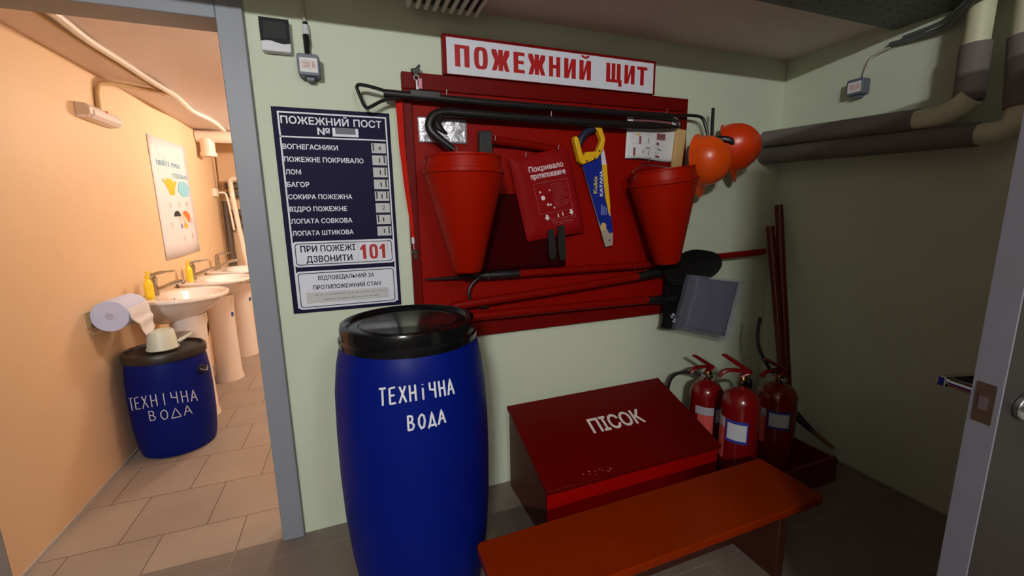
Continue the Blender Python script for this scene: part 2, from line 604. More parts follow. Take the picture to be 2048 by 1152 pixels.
# ------------------------------------------------------------------ fire shield
BX0, BX1, BZ0, BZ1 = 0.228, 1.627, 0.784, 1.874
t = thing('fire_shield', 'big red wooden fire shield board hung with tools', 'fire shield', (0.93, 0, BZ0))
b = nb(); box(b, BX0 + 0.01, -0.02, BZ0 + 0.01, BX1 - 0.01, 0, BZ1 - 0.01)
obj('panel', b, RED, t)
for a in ((BX0, BZ1 - 0.062, BX1, BZ1), (BX0, BZ0, BX1, BZ0 + 0.06), (BX0, BZ0 + 0.06, BX0 + 0.035, BZ1 - 0.062), (BX1 - 0.03, BZ0 + 0.06, BX1, BZ1 - 0.062)):
    b = nb(); box(b, a[0], -0.03, a[1], a[2], 0, a[3])
    obj('frame_rail', b, REDDARK, t, bevel=0.003)
for x, z in ((0.39, 1.787), (0.84, 1.735), (0.42, 1.575), (0.585, 1.625), (0.72, 1.565), (0.875, 1.60), (1.45, 1.785), (0.54, 1.05), (1.30, 1.04), (1.36, 1.02), (1.20, 0.985), (1.36, 1.56)):
    b = nb(); tube(b, [(x, -0.015, z), (x, -0.085, z), (x, -0.088, z + 0.018)], 0.0022, 6)
    obj('nail', b, STEEL, t)

# sign above the shield
t = thing('header_sign', 'long white sign with big red letters above the red board', 'sign', (0.905, 0, 1.876))
b = nb(); box(b, 0.393, -0.034, 1.877, 1.417, 0, 2.026)
obj('sign_board', b, mat('dark_red_border', (126, 12, 8), 0.45, spec=0.12), t, bevel=0.002)
b = nb(); rect(b, 0.407, 1.880, 1.404, 2.014, -0.034, 0.0008)
obj('white_face', b, WHITE, t)
b = nb()
word = 'ПОЖЕЖНИЙ'
centers = [(0.440, 0.500), (0.519, 0.577), (0.594, 0.672), (0.690, 0.740), (0.757, 0.836), (0.854, 0.908), (0.927, 0.985), (1.003, 1.062)]
for ch, (xa, xb) in zip(word, centers):
    heavy_letter(b, ch, xa, xb, 1.909, 0.081, -0.0352)
for ch, xa, xb in (('Щ', 1.142, 1.226), ('И', 1.240, 1.297), ('Т', 1.310, 1.368)):
    heavy_letter(b, ch, xa, xb, 1.912, 0.081, -0.0352)
obj('lettering', b, SIGNRED, t, flat=True)

# navy fire post sign
t = thing('fire_post_sign', 'tall navy sign listing fire equipment with white number cards', 'sign', (-0.03, 0, 0.958))
b = nb(); box(b, -0.234, -0.005, 0.956, 0.175, 0, 1.721)
obj('sign_board', b, NAVY, t, bevel=0.001)
Y = -0.005
b = nb(); outline(b, -0.216, 0.976, 0.163, 1.706, 0.0055, Y)
rect(b, -0.216, 1.616, 0.155, 1.621, Y)
obj('border_line', b, WHITE, t)
b = nb()
text(b, 'ПОЖЕЖНИЙ', -0.207, 0.024, 1.664, 0.027, Y - 0.0008, 0.03)
text(b, 'ПОСТ', 0.041, 0.144, 1.664, 0.027, Y - 0.0008, 0.03)
text(b, '№', -0.088, -0.044, 1.629, 0.026, Y - 0.0008, 0.03)
rows = [('ВОГНЕГАСНИКИ', -0.022), ('ПОЖЕЖНЕ ПОКРИВАЛО', 0.067), ('ЛОМ', -0.157), ('БАГОР', -0.133), ('СОКИРА ПОЖЕЖНА', 0.015), ('ВІДРО ПОЖЕЖНЕ', -0.008), ('ЛОПАТА СОВКОВА', 0.008), ('ЛОПАТА ШТИКОВА', 0.009)]
for i, (s, xe) in enumerate(rows):
    text(b, s, -0.209, xe, 1.575 - i * 0.0453, 0.0185, Y - 0.0008, 0.03)
obj('lettering', b, WHITE, t, flat=True)
b = nb(); rect(b, -0.036, 1.626, 0.056, 1.657, Y, 0.0005)
obj('number_pocket', b, WHITE, t)
b = nb(); rect(b, -0.026, 1.635, 0.046, 1.658, Y, 0.0012)
obj('pocket_insert', b, mat('dark_grey_insert', (66, 62, 82), 0.4), t)
nums = '41111211'
bars = [(0,), (1,), (1,), (1,), (0, 1), (), (0,), (1,)]
for i, n in enumerate(nums):
    zb = 1.570 - i * 0.0460
    b = nb(); rect(b, 0.100, zb, 0.154, zb + 0.037, Y, 0.0012)
    c = obj('number_card', b, PAPERGREY, t)
    b = nb(); text(b, n, 0.1245, 0.1295 if n == '1' else 0.136, zb + 0.010, 0.018, Y - 0.0015)
    for s in bars[i]:
        xx = 0.105 if s == 0 else 0.143
        rect(b, xx, zb + 0.008, xx + 0.005, zb + 0.036, Y - 0.0012, 0.0004)
    obj('number', b, INK, c, flat=True)
for nm, z0, z1 in (('call_panel', 1.137, 1.235), ('responsible_panel', 0.970, 1.120)):
    b = nb(); prism(b, rrect_pts(-0.213, z0, 0.159, z1, 0.014), Y - 0.0008, Y)
    p = obj(nm, b, WHITE, t)
    b = nb(); prism(b, rrect_pts(-0.206, z0 + 0.007, 0.152, z1 - 0.007, 0.011), Y - 0.0013, Y - 0.0006)
    obj('inner_line', b, NAVY, p)
    b = nb(); prism(b, rrect_pts(-0.203, z0 + 0.010, 0.149, z1 - 0.010, 0.009), Y - 0.0018, Y - 0.0006)
    obj('panel_face', b, WHITE, p)
    b = nb()
    if nm == 'call_panel':
        text(b, 'ПРИ ПОЖЕЖІ', -0.187, 0.011, 1.194, 0.025, Y - 0.0022, 0.025)
        text(b, 'ДЗВОНИТИ', -0.170, -0.003, 1.154, 0.025, Y - 0.0022, 0.025)
        obj('lettering', b, NAVY, p, flat=True)
        b = nb(); outline(b, 0.020, 1.146, 0.136, 1.228, 0.0012, Y - 0.0018, 0.0003)
        obj('number_frame', b, GREYINK, p)
        b = nb(); heavy_letter(b, '1', 0.029, 0.054, 1.157, 0.058, Y - 0.0024); heavy_letter(b, '0', 0.063, 0.096, 1.158, 0.056, Y - 0.0024); heavy_letter(b, '1', 0.103, 0.128, 1.157, 0.058, Y - 0.0024)
        obj('emergency_number', b, SIGNRED, p, flat=True)
    else:
        text(b, 'ВІДПОВІДАЛЬНИЙ ЗА', -0.135, 0.074, 1.083, 0.017, Y - 0.0022, 0.02)
        text(b, 'ПРОТИПОЖЕЖНИЙ СТАН', -0.156, 0.097, 1.046, 0.017, Y - 0.0022, 0.02)
        obj('lettering', b, NAVY, p, flat=True)
        b = nb(); rect(b, -0.183, 0.992, 0.128, 1.036, Y - 0.0018, 0.0006)
        obj('paper_slip', b, PAPERGREY, p)
        b = nb()
        for k, (xa, xb, zz) in enumerate(((-0.150, 0.118, 1.024), (-0.120, 0.090, 1.005))):
            x = xa
            while x < xb:
                wd = random.uniform(0.008, 0.022)
                rect(b, x, zz - 0.002, min(x + wd, xb), zz + 0.002, Y - 0.0024, 0.0003)
                x += wd + 0.004
        obj('faint_print', b, GREYINK, p)

# thermometer
t = thing('wall_thermometer', 'black and white digital room thermometer beside the door frame', 'thermometer', (-0.19, 0, 1.89))
b = nb(); prism(b, rrect_pts(-0.238, 1.897, -0.146, 2.004, 0.006), -0.03, 0)
obj('case', b, LIGHTPL, t, bevel=0.002)
b = nb(); prism(b, [(-0.238, 2.003), (-0.238, 1.927)] + [(-0.238 + 0.092 * k / 10, 1.927 + 0.004 * math.sin(k / 10 * 2 * PI)) for k in range(1, 10)] + [(-0.146, 1.927), (-0.146, 2.003)], -0.0312, -0.029)
obj('dark_front', b, mat('thermo_black', (20, 24, 28), 0.5, spec=0.15), t)
b = nb(); rect(b, -0.227, 1.938, -0.157, 1.992, -0.0312, 0.0006)
obj('screen', b, SCREEN, t)

# wall socket box on the left with its voltage card and the connector above
def socket_box(label, frame, cable_pts, txt):
    """frame maps local (u along wall, z, d off the wall) to the world"""
    o = frame(0, 0, 0)
    t = thing('socket_box', label, 'socket', o)
    def fx(b):
        for v in b.verts:
            v.co = frame(v.co.x, v.co.z, -v.co.y)
    b = nb(); prism(b, rrect_pts(-0.036, -0.036, 0.036, 0.036, 0.010), -0.055, 0); fx(b)
    obj('box', b, GREYPL, t, bevel=0.003)
    b = nb(); prism(b, rrect_pts(-0.010, -0.048, 0.014, -0.034, 0.004), -0.04, -0.005); fx(b)
    obj('cover_latch', b, GREYPL, t)
    b = nb(); rect(b, -0.028, -0.025, 0.029, 0.022, -0.055, 0.0008); fx(b)
    c = obj('voltage_card', b, PAPER, t)
    b = nb(); text(b, txt, -0.018, 0.020, -0.009, 0.018, -0.0562, 0.02); outline(b, -0.021, -0.013, 0.023, 0.013, 0.001, -0.0558, 0.0004); fx(b)
    obj('lettering', b, mat('faded_red_print', (196, 120, 110), 0.6), c, flat=True)
    b = nb(); tube(b, cable_pts, 0.006, 8)
    obj('cable', b, CABLE, t)
    return t


t = socket_box('grey socket box with voltage card beside the digital thermometer', lambda u, z, d: Vector((-0.094 + u, -d, 1.857 + z)), [(-0.094, -0.008, 1.89), (-0.095, -0.01, 1.99), (-0.10, -0.008, 2.125)], '220 В')
b = nb(); tube(b, [(-0.096, -0.016, 1.898), (-0.096, -0.018, 1.925), (-0.094, -0.02, 1.94), (-0.096, -0.018, 1.965)], [0.009, 0.010, 0.012, 0.011], 8)
obj('black_plug', b, BLACKPL, t)
b = nb(); tube(b, [(-0.094, -0.016, 1.966), (-0.094, -0.016, 1.998)], 0.011, 10)
obj('white_sleeve', b, LIGHTPL, t)
b = nb(); tube(b, [(-0.094, -0.016, 1.998), (-0.094, -0.016, 2.008)], 0.009, 10)
obj('black_cap', b, BLACKPL, t)
t = socket_box('grey socket box with voltage card high above the insulated pipes', lambda u, z, d: Vector((XR - d, -0.395 - u, 1.887 + z)), catmull([(2.322, -0.400, 1.925), (2.322, -0.408, 1.965), (2.32, -0.43, 2.012), (2.318, -0.50, 2.030)], 6), '220 В')

# ------------------------------------------------------------------ tools on the board
# gaff with the triangular handle
t = thing('hook_rod', 'long black steel rod with a triangular loop handle at the top', 'hook', (0.9, -0.06, 1.79))
b = nb(); tube(b, [(0.155, -0.06, 1.780), (0.4, -0.06, 1.776), (0.6, -0.06, 1.774), (1.1, -0.06, 1.774), (1.5, -0.06, 1.777)], 0.0155, 12)
obj('rod', b, BLACK, t)
b = nb()
tri = [(0.215, -0.062, 1.772), (0.14, -0.064, 1.792), (0.078, -0.065, 1.802), (0.062, -0.065, 1.795), (0.064, -0.065, 1.780), (0.080, -0.065, 1.735), (0.090, -0.065, 1.724), (0.104, -0.065, 1.727), (0.155, -0.064, 1.755), (0.215, -0.062, 1.768)]
tube(b, catmull(tri, 4), 0.0065, 8)
obj('loop_handle', b, BLACK, t)
b = nb(); tube(b, catmull([(1.5, -0.06, 1.785), (1.62, -0.065, 1.788), (1.668, -0.07, 1.784), (1.688, -0.075, 1.768), (1.70, -0.08, 1.735), (1.712, -0.085, 1.695)], 5), 0.0075, 8)
obj('end_hook', b, BLACK, t)
b = nb(); box(b, 0.25, -0.075, 1.775, 0.37, -0.045, 1.800)
obj('collar', b, BLACK, t, bevel=0.004)

t = thing('crowbar', 'thick black crowbar with a curled claw end below the hook rod', 'crowbar', (0.9, -0.075, 1.72))
b = nb()
pts = catmull([(1.535, -0.07, 1.728), (1.2, -0.07, 1.722), (0.75, -0.07, 1.722), (0.46, -0.07, 1.725), (0.385, -0.072, 1.724), (0.338, -0.075, 1.708), (0.318, -0.078, 1.675), (0.326, -0.082, 1.645), (0.36, -0.088, 1.615), (0.408, -0.095, 1.580)], 6)
rad = [0.0185] * len(pts)
for i in range(1, 12):
    rad[-i] = 0.0125 + 0.0005 * i
rad[0] = 0.006; rad[1] = 0.011; rad[2] = 0.015
tube(b, pts, rad, 12)
obj('bar', b, BLACK, t)
b = nb(); tube(b, catmull([(0.365, -0.075, 1.708), (0.348, -0.085, 1.682), (0.356, -0.09, 1.66), (0.382, -0.095, 1.638)], 4), [0.014] * 9 + [0.011, 0.009, 0.007, 0.004], 8)
obj('claw_prong', b, BLACK, t)
b = nb(); tube(b, catmull([(1.49, -0.05, 1.765), (1.535, -0.055, 1.762), (1.552, -0.06, 1.745), (1.553, -0.065, 1.725)], 5), 0.006, 8)
tag(obj('wire_bracket', b, BLACK), 'thin black bent wire bracket at the chisel tip of the crowbar', 'bracket')

# foil card
b = nb()
nx, nz = 22, 12
g = [[b.verts.new((0.281 + 0.2 * i / nx + random.uniform(-0.0012, 0.0012), -0.024 - random.uniform(0, 0.0045) - 0.002 * math.sin(i * 0.5), 1.615 + 0.096 * j / nz + random.uniform(-0.0012, 0.0012))) for i in range(nx + 1)] for j in range(nz + 1)]
for j in range(nz):
    for i in range(nx):
        b.faces.new((g[j][i], g[j][i + 1], g[j + 1][i + 1], g[j + 1][i]))
fo = obj('foil_card', b, FOIL)
md = fo.modifiers.new('thickness', 'SOLIDIFY'); md.thickness = 0.001
tag(fo, 'crinkled silver foil card behind the crowbar claw', 'card')

# fire axe
t = thing('fire_axe', 'small fire axe with a black head and red handle', 'axe', (0.6, -0.03, 1.57))
b = nb(); prism(b, [(0.523, 1.664), (0.580, 1.666), (0.582, 1.63), (0.580, 1.568), (0.520, 1.580), (0.523, 1.62)], -0.062, -0.035)
obj('head', b, mat('axe_head_black', (34, 33, 36), 0.45), t, bevel=0.004)
b = nb(); tube(b, [(0.575, -0.048, 1.632), (0.72, -0.046, 1.622), (0.88, -0.042, 1.606)], [0.019, 0.018, 0.017], 12)
obj('handle', b, REDHANDLE, t)

# keys on a hook
t = thing('key_ring', 'silver key with a pink tag hung at the top corner of the red board', 'key', (0.285, -0.03, 1.88))
b = nb(); prism(b, [(0.262, 1.880), (0.280, 1.884), (0.293, 1.898), (0.300, 1.897), (0.296, 1.878), (0.288, 1.862), (0.274, 1.858)], -0.05, -0.03)
obj('black_hook', b, BLACKPL, t, bevel=0.002)
b = nb()
tube(b, [(0.281 + 0.010 * math.cos(a * PI / 5), -0.052, 1.848 + 0.010 * math.sin(a * PI / 5)) for a in range(10)], 0.0022, 6, closed=True)
box(b, 0.2785, -0.0535, 1.802, 0.2845, -0.0505, 1.840)
box(b, 0.2845, -0.0535, 1.806, 0.2875, -0.0505, 1.816)
obj('key', b, mat('nickel_key', (196, 194, 190), 0.35, 0.2), t)
b = nb(); box(b, 0.288, -0.050, 1.810, 0.303, -0.047, 1.848)
obj('pink_tag', b, PINK, t, bevel=0.003)
b = nb(); tube(b, [(0.283 + 0.007 * math.cos(a * PI / 5), -0.050, 1.860 + 0.009 * math.sin(a * PI / 5)) for a in range(10)], 0.0012, 6, closed=True)
obj('ring', b, CHROME, t)

# whistle on a red lanyard
t = thing('whistle_lanyard', 'red ribbon with a dark whistle hung down the left edge of the board', 'lanyard', (0.22, -0.03, 1.2))
b = nb(); 
rib = [(0.212, 1.772), (0.214, 1.60), (0.222, 1.44), (0.232, 1.32), (0.236, 1.235)]
for i in range(len(rib) - 1):
    (xa, za), (xb, zb) = rib[i], rib[i + 1]
    wa, wb = 0.013 - 0.0018 * i, 0.013 - 0.0018 * (i + 1)
    vs = [b.verts.new(p) for p in ((xa - wa, -0.036, za), (xa + wa, -0.036, za), (xb + wb, -0.036, zb), (xb - wb, -0.036, zb), (xa - wa, -0.034, za), (xa + wa, -0.034, za), (xb + wb, -0.034, zb), (xb - wb, -0.034, zb))]
    for f in ((0, 1, 2, 3), (4, 7, 6, 5), (0, 3, 7, 4), (1, 5, 6, 2), (0, 4, 5, 1), (3, 2, 6, 7)):
        b.faces.new([vs[i] for i in f])
obj('ribbon', b, mat('bright_red_ribbon', (190, 24, 4), 0.6, spec=0.1), t)
b = nb(); tube(b, [(0.235, -0.035, 1.238), (0.236, -0.035, 1.212)], 0.006, 8); tube(b, [(0.236, -0.035, 1.212), (0.238, -0.035, 1.185)], 0.0015, 6)
obj('clasp', b, LIGHTPL, t)
b = nb(); tube(b, [(0.228, -0.036, 1.178), (0.250, -0.036, 1.178)], 0.010, 10); box(b, 0.236, -0.043, 1.150, 0.248, -0.031, 1.178)
obj('whistle', b, mat('dark_whistle', (60, 54, 52), 0.4), t, bevel=0.001)

# conical fire buckets
def make_bucket(label):
    t = thing('fire_bucket', label, 'bucket', (0, 0, 0), 'conical red buckets on the fire shield')
    b = nb()
    lathe(b, [(0.0, 0.0), (0.052, 0.002), (0.060, 0.012), (0.150, 0.372), (0.156, 0.376), (0.156, 0.390), (0.148, 0.392), (0.140, 0.380), (0.055, 0.02), (0.0, 0.018)], seg=48, cap0=False, cap1=False)
    obj('cone', b, REDBUCKET, t)
    b = nb()
    lathe(b, [(0.1475, 0.388), (0.140, 0.43), (0.143, 0.434), (0.143, 0.440), (0.136, 0.438), (0.140, 0.390)], seg=48, cap0=False, cap1=False)
    obj('collar', b, REDBUCKET, t)
    b = nb()
    tube(b, catmull([(-0.145, 0.01, 0.42), (-0.10, 0.08, 0.445), (0.0, 0.115, 0.468), (0.10, 0.08, 0.445), (0.145, 0.01, 0.42)], 6), 0.003, 6)
    obj('bail_handle', b, STEEL, t)
    return t


bk = make_bucket('left conical red bucket on the board, next to the maroon cloth')
bk.location = (0.420, -0.188, 1.102)
bk2 = copy_tree(bk)
bk2.location = (1.405, -0.188, 1.078)
bk2.rotation_euler = (0, math.radians(-7), 0)
bk2['label'] = 'right conical red bucket on the board, below the helmets'

# maroon cloth
b = nb()
nx, nz = 14, 12
g = []
for j in range(nz + 1):
    row_ = []
    for i in range(nx + 1):
        x = 0.50 + (0.432 + 0.004 * math.sin(j)) * i / nx - 0.02 * (j / nz) * (1 - i / nx)
        z = 1.082 + 0.33 * j / nz - 0.006 * i / nx * (1 - j / nz)
        row_.append(b.verts.new((x, -0.034 - 0.004 * math.sin(i * 0.9) * (1 - j / nz), z)))
    g.append(row_)
for j in range(nz):
    for i in range(nx):
        b.faces.new((g[j][i], g[j][i + 1], g[j + 1][i + 1], g[j + 1][i]))
o = obj('folded_cloth', b, MAROON)
md = o.modifiers.new('thickness', 'SOLIDIFY'); md.thickness = 0.012; md.offset = 1
tag(o, 'dark maroon cloth hung flat between left bucket and red pouch', 'cloth')

# red fire blanket pouch
A, Bq, Cq, Dq = V(0.651, -0.064, 1.558), V(0.938, -0.064, 1.616), V(1.028, -0.064, 1.236), V(0.735, -0.064, 1.201)
def pq(u, v):
    """u across, v down the pouch"""
    return A.lerp(Bq, u).lerp(Dq.lerp(Cq, u), v)
t = thing('fire_blanket_pouch', 'tilted red fabric pouch with white printing, hung by two nails', 'pouch', (0.84, -0.04, 1.2))
b = nb()
rings = []
n = 20
def puff(u, v):
    e = min(u, 1 - u, v, 1 - v)
    return 0.018 * min(1.0, e / 0.10) ** 0.6 + 0.0016 * math.sin(u * 17 + v * 5) * math.sin(v * 11)
F = [[b.verts.new(pq(i / n, j / n) + V(0, 0.006 - puff(i / n, j / n), 0)) for i in range(n + 1)] for j in range(n + 1)]
K = [[b.verts.new(pq(i / n, j / n) + V(0, 0.010, 0)) for i in range(n + 1)] for j in range(n + 1)]
for j in range(n):
    for i in range(n):
        b.faces.new((F[j][i], F[j + 1][i], F[j + 1][i + 1], F[j][i + 1]))
        b.faces.new((K[j][i], K[j][i + 1], K[j + 1][i + 1], K[j + 1][i]))
for i in range(n):
    b.faces.new((F[0][i], F[0][i + 1], K[0][i + 1], K[0][i]))
    b.faces.new((F[n][i], K[n][i], K[n][i + 1], F[n][i + 1]))
    b.faces.new((F[i][0], K[i][0], K[i + 1][0], F[i + 1][0]))
    b.faces.new((F[i][n], F[i + 1][n], K[i + 1][n], K[i][n]))
obj('pouch_body', b, REDCLOTH, t)
def pf(u, v):      # lettering coordinates: u 0..1 across, v 0..1 upward
    p = pq(u, 1 - v)
    return (p.x, -0.0825, p.z)
b = nb()
text(b, 'Покривало', 0.235, 0.810, 0.795, 0.066, offset=0.05, f=pf)
text(b, 'протипожежне', 0.245, 0.825, 0.712, 0.068, offset=0.05, f=pf)
obj('lettering', b, mat('pouch_white_print', (226, 190, 196), 0.6), t, flat=True)
b = nb()
def prect(b, u0, v0, u1, v1):
    b.faces.new([b.verts.new(pf(*q)) for q in ((u0, v0), (u1, v0), (u1, v1), (u0, v1))])
prect(b, 0.26, 0.655, 0.83, 0.660); prect(b, 0.26, 0.300, 0.83, 0.304)
prect(b, 0.26, 0.300, 0.266, 0.660); prect(b, 0.824, 0.300, 0.83, 0.660)
for k in range(14):
    prect(b, 0.53, 0.625 - k * 0.021, 0.60 + random.uniform(0.12, 0.2), 0.6285 - k * 0.021)
prect(b, 0.33, 0.225, 0.86, 0.229); prect(b, 0.36, 0.205, 0.84, 0.209)
text(b, 'Покривало', 0.45, 0.78, 0.168, 0.024, offset=0.01, f=pf)
prect(b, 0.46, 0.148, 0.78, 0.151)
obj('instruction_panel', b, mat('pouch_faint_print', (190, 84, 90), 0.6), t, flat=True)
b = nb()
for u, v, s in ((0.34, 0.555, 0.018), (0.50, 0.560, 0.014), (0.37, 0.485, 0.038), (0.43, 0.40, 0.022), (0.47, 0.395, 0.018), (0.52, 0.352, 0.016)):
    b.faces.new([b.verts.new(pf(u + s * 0.9 * math.cos(a * PI / 4), v + s * 0.75 * math.sin(a * PI / 4))) for a in range(8)])
for u, v in ((0.37, 0.250), (0.79, 0.268)):
    b.faces.new([b.verts.new(pf(u + p * 0.045, v + q * 0.035)) for p, q in ((0, -1), (1, 0.1), (0.45, 0.1), (0.45, 1), (-0.45, 1), (-0.45, 0.1), (-1, 0.1))])
for u, v in ((0.55, 0.255), (0.63, 0.262)):
    prect(b, u, v - 0.02, u + 0.018, v + 0.02)
obj('arrows', b, mat('pouch_pictogram_print', (236, 214, 216), 0.6), t, flat=True)
for x0, x1, za, zb in ((0.822, 0.853, 1.252, 1.118), (0.872, 0.905, 1.268, 1.112)):
    b = nb()
    vs = prism(b, [(x0, za), (x1, za + 0.003), (x1 + 0.010, zb + 0.03), (x1 + 0.004, zb), (x0 + 0.012, zb), (x0 + 0.004, zb + 0.04)], -0.088, -0.083)
    obj('pull_tape', b, BLACKRUB, t)

# hand saw
t = thing('hand_saw', 'hand saw with blue printed blade and yellow handle', 'saw', (1.08, -0.03, 1.17))
b = nb(); prism(b, [(1.014, 1.542), (1.118, 1.63), (1.146, 1.518), (1.16, 1.413), (1.178, 1.295), (1.19, 1.225), (1.191, 1.166), (1.15, 1.158)], -0.0485, -0.047)
obj('blade', b, mat('pale_steel', (190, 178, 164), 0.4, 0.3), t)
b = nb(); prism(b, [(1.014, 1.542), (1.110, 1.615), (1.125, 1.518), (1.140, 1.413), (1.162, 1.315), (1.178, 1.30), (1.19, 1.230), (1.172, 1.222), (1.150, 1.250), (1.128, 1.250), (1.109, 1.282)], -0.0497, -0.0486)
sl = obj('sleeve', b, BLUEBLADE, t)
b = nb(); prism(b, [(1.107, 1.629), (1.123, 1.635), (1.145, 1.545), (1.119, 1.544)], -0.0504, -0.0487)
obj('edge_guard_white', b, LIGHTPL, sl)
b = nb(); prism(b, [(1.119, 1.544), (1.145, 1.545), (1.171, 1.345), (1.166, 1.312), (1.141, 1.394)], -0.0504, -0.0487)
obj('edge_guard', b, YELLOW, sl)
def sawf(ox, oz, ang):
    c_, s_ = math.cos(ang), math.sin(ang)
    return lambda u, v: (ox + u * c_ - v * s_, -0.0504, oz + u * s_ + v * c_)
b = nb(); text(b, 'KATANA', 0, 0.118, 0, 0.018, offset=0.04, f=sawf(1.128, 1.400, math.radians(92)))
obj('name_lettering', b, WHITE, sl, flat=True)
b = nb(); text(b, 'Kubis', 0, 0.078, 0, 0.022, offset=0.04, f=sawf(1.096, 1.412, math.radians(90)))
obj('logo_lettering', b, mat('pale_gold_print', (206, 190, 96), 0.5), sl, flat=True)
b = nb()
for k in range(5):
    vs = [sawf(1.122 + k * 0.007, 1.312, math.radians(90))(p, q) for p, q in ((0, 0), (0.05 - 0.004 * k, 0), (0.05 - 0.004 * k, 0.0025), (0, 0.0025))]
    b.faces.new([b.verts.new(v) for v in vs])
obj('fine_print', b, mat('pale_blue_print', (150, 160, 210), 0.5), sl, flat=True)
b = nb(); prism(b, [(1.122, 1.272), (1.140, 1.276), (1.150, 1.266), (1.150, 1.248), (1.142, 1.236), (1.124, 1.236)], -0.0503, -0.0487)
obj('picture_patch', b, WOOD, sl)
b = nb(); tube(b, [(1.172, -0.0490, 1.190), (1.172, -0.0475, 1.190)], 0.004, 8)
obj('blade_hole', b, BLACKPL, t)
# handle: yellow frame with a grip
b = nb()
outer = [(0.962, 1.655), (0.972, 1.664), (0.986, 1.655), (0.999, 1.616), (1.010, 1.575), (1.027, 1.596), (1.082, 1.600), (1.106, 1.648), (1.086, 1.690), (1.066, 1.704), (1.079, 1.722), (1.104, 1.709), (1.127, 1.658), (1.118, 1.611), (1.086, 1.568), (1.011, 1.541), (0.992, 1.555)]
prism(b, outer, -0.066, -0.034)
hd = obj('handle', b, YELLOW, t, bevel=0.004)
b = nb(); tube(b, [(0.996, -0.050, 1.622), (1.006, -0.050, 1.656), (1.032, -0.050, 1.684), (1.082, -0.050, 1.706)], [0.012, 0.017, 0.017, 0.014], 12)
obj('grip', b, NAVYGRIP, hd)
b = nb(); tube(b, [(0.990, -0.050, 1.640), (1.004, -0.050, 1.585)], [0.008, 0.006], 10)
obj('grip_lining', b, NAVYGRIP, hd)
b = nb()
for x, z in ((1.028, 1.556), (1.070, 1.568), (1.094, 1.602)):
    tube(b, [(x, -0.0672, z), (x, -0.066, z)], 0.0045, 8)
obj('rivets', b, NAVYGRIP, hd)

# instruction sheet in a clear sleeve
t = thing('instruction_sheet', 'white fire instruction sheet in a clear sleeve, partly behind the crowbar', 'sheet', (1.41, -0.03, 1.57))
def sf(u, v):   # u,v 0..1
    return (1.256 + 0.305 * u + 0.010 * v * (1 - u), -0.036 - 0.006 * math.sin(u * PI * 2) * (1 - v) - 0.004 * math.sin(u * PI), 1.578 + 0.206 * v - 0.006 * u * (1 - v) + 0.004 * math.sin(u * 6) * (1 - v))
def sgrid(b, u0, v0, u1, v1, dy, n=8):
    G = [[b.verts.new(Vector(sf(u0 + (u1 - u0) * i / n, v0 + (v1 - v0) * j / n)) + V(0, dy, 0)) for i in range(n + 1)] for j in range(n + 1)]
    for j in range(n):
        for i in range(n):
            b.faces.new((G[j][i], G[j][i + 1], G[j + 1][i + 1], G[j + 1][i]))
b = nb(); sgrid(b, 0, 0, 1, 1, 0, 12)
o = obj('sheet', b, PAPER, t)
md = o.modifiers.new('thickness', 'SOLIDIFY'); md.thickness = 0.001; md.offset = -1
b = nb(); sgrid(b, 0.10, 0.80, 0.88, 0.97, -0.0008); sgrid(b, 0.58, 0.46, 0.76, 0.60, -0.0008, 3)
obj('red_header', b, mat('dark_red_print', (126, 14, 24), 0.5), t)
b = nb(); text(b, 'ПОЖЕЖНИЙ ЗАХИСТ', 0.18, 0.80, 0.87, 0.05, f=lambda u, v: Vector(sf(u, v)) + V(0, -0.0014, 0))
obj('header_lettering', b, mat('faint_red_print', (186, 80, 84), 0.5), t, flat=True)
b = nb()
for u0, v0, u1, v1, n_ in ((0.10, 0.535, 0.46, 0.543, 4), (0.565, 0.50, 0.84, 0.507, 4), (0.52, 0.32, 0.80, 0.325, 3), (0.1, 0.33, 0.4, 0.335, 3)):
    sgrid(b, u0, v0, u1, v1, -0.0009, n_)
for u0, v0, h in ((0.30, 0.10, 0.09), (0.40, 0.36, 0.12), (0.41, 0.08, 0.10), (0.36, 0.22, 0.05), (0.60, 0.22, 0.05), (0.55, 0.28, 0.012), (0.55, 0.16, 0.012)):
    sgrid(b, u0, v0, u0 + (0.10 if h < 0.06 else 0.03), v0 + h, -0.0009, 2)
obj('printed_lines', b, GREYINK, t)
b = nb(); sgrid(b, 0.13, 0.05, 0.17, 0.24, -0.0009, 2); sgrid(b, 0.23, 0.32, 0.27, 0.50, -0.0009, 2); sgrid(b, 0.58, 0.34, 0.64, 0.40, -0.0009, 2); sgrid(b, 0.57, 0.06, 0.66, 0.11, -0.0009, 2)
obj('red_pictograms', b, mat('dark_red_print', (126, 14, 24), 0.5), t)
b = nb(); tube(b, [(1.325, -0.0455, 1.692), (1.325, -0.0445, 1.692)], 0.010, 10)
obj('yellow_pictogram', b, mat('pale_yellow_print', (220, 190, 120), 0.5), t)
b = nb(); sgrid(b, 0.03, -0.02, 1.02, 1.01, -0.0035, 10)
obj('clear_sleeve', b, mat('clear_film', (225, 225, 232), 0.08, alpha=0.12), t)

# pale wooden handle behind the helmets
b = nb(); box(b, -0.029, -0.010, 0, 0.029, 0.010, 0.30)
for v in b.verts:
    v.co = Matrix.Rotation(math.radians(6), 4, 'Y') @ v.co + V(1.545, -0.045, 1.425)
tag(obj('wooden_handle', b, WOOD, bevel=0.004), 'pale wooden handle standing upright behind the right bucket', 'handle')

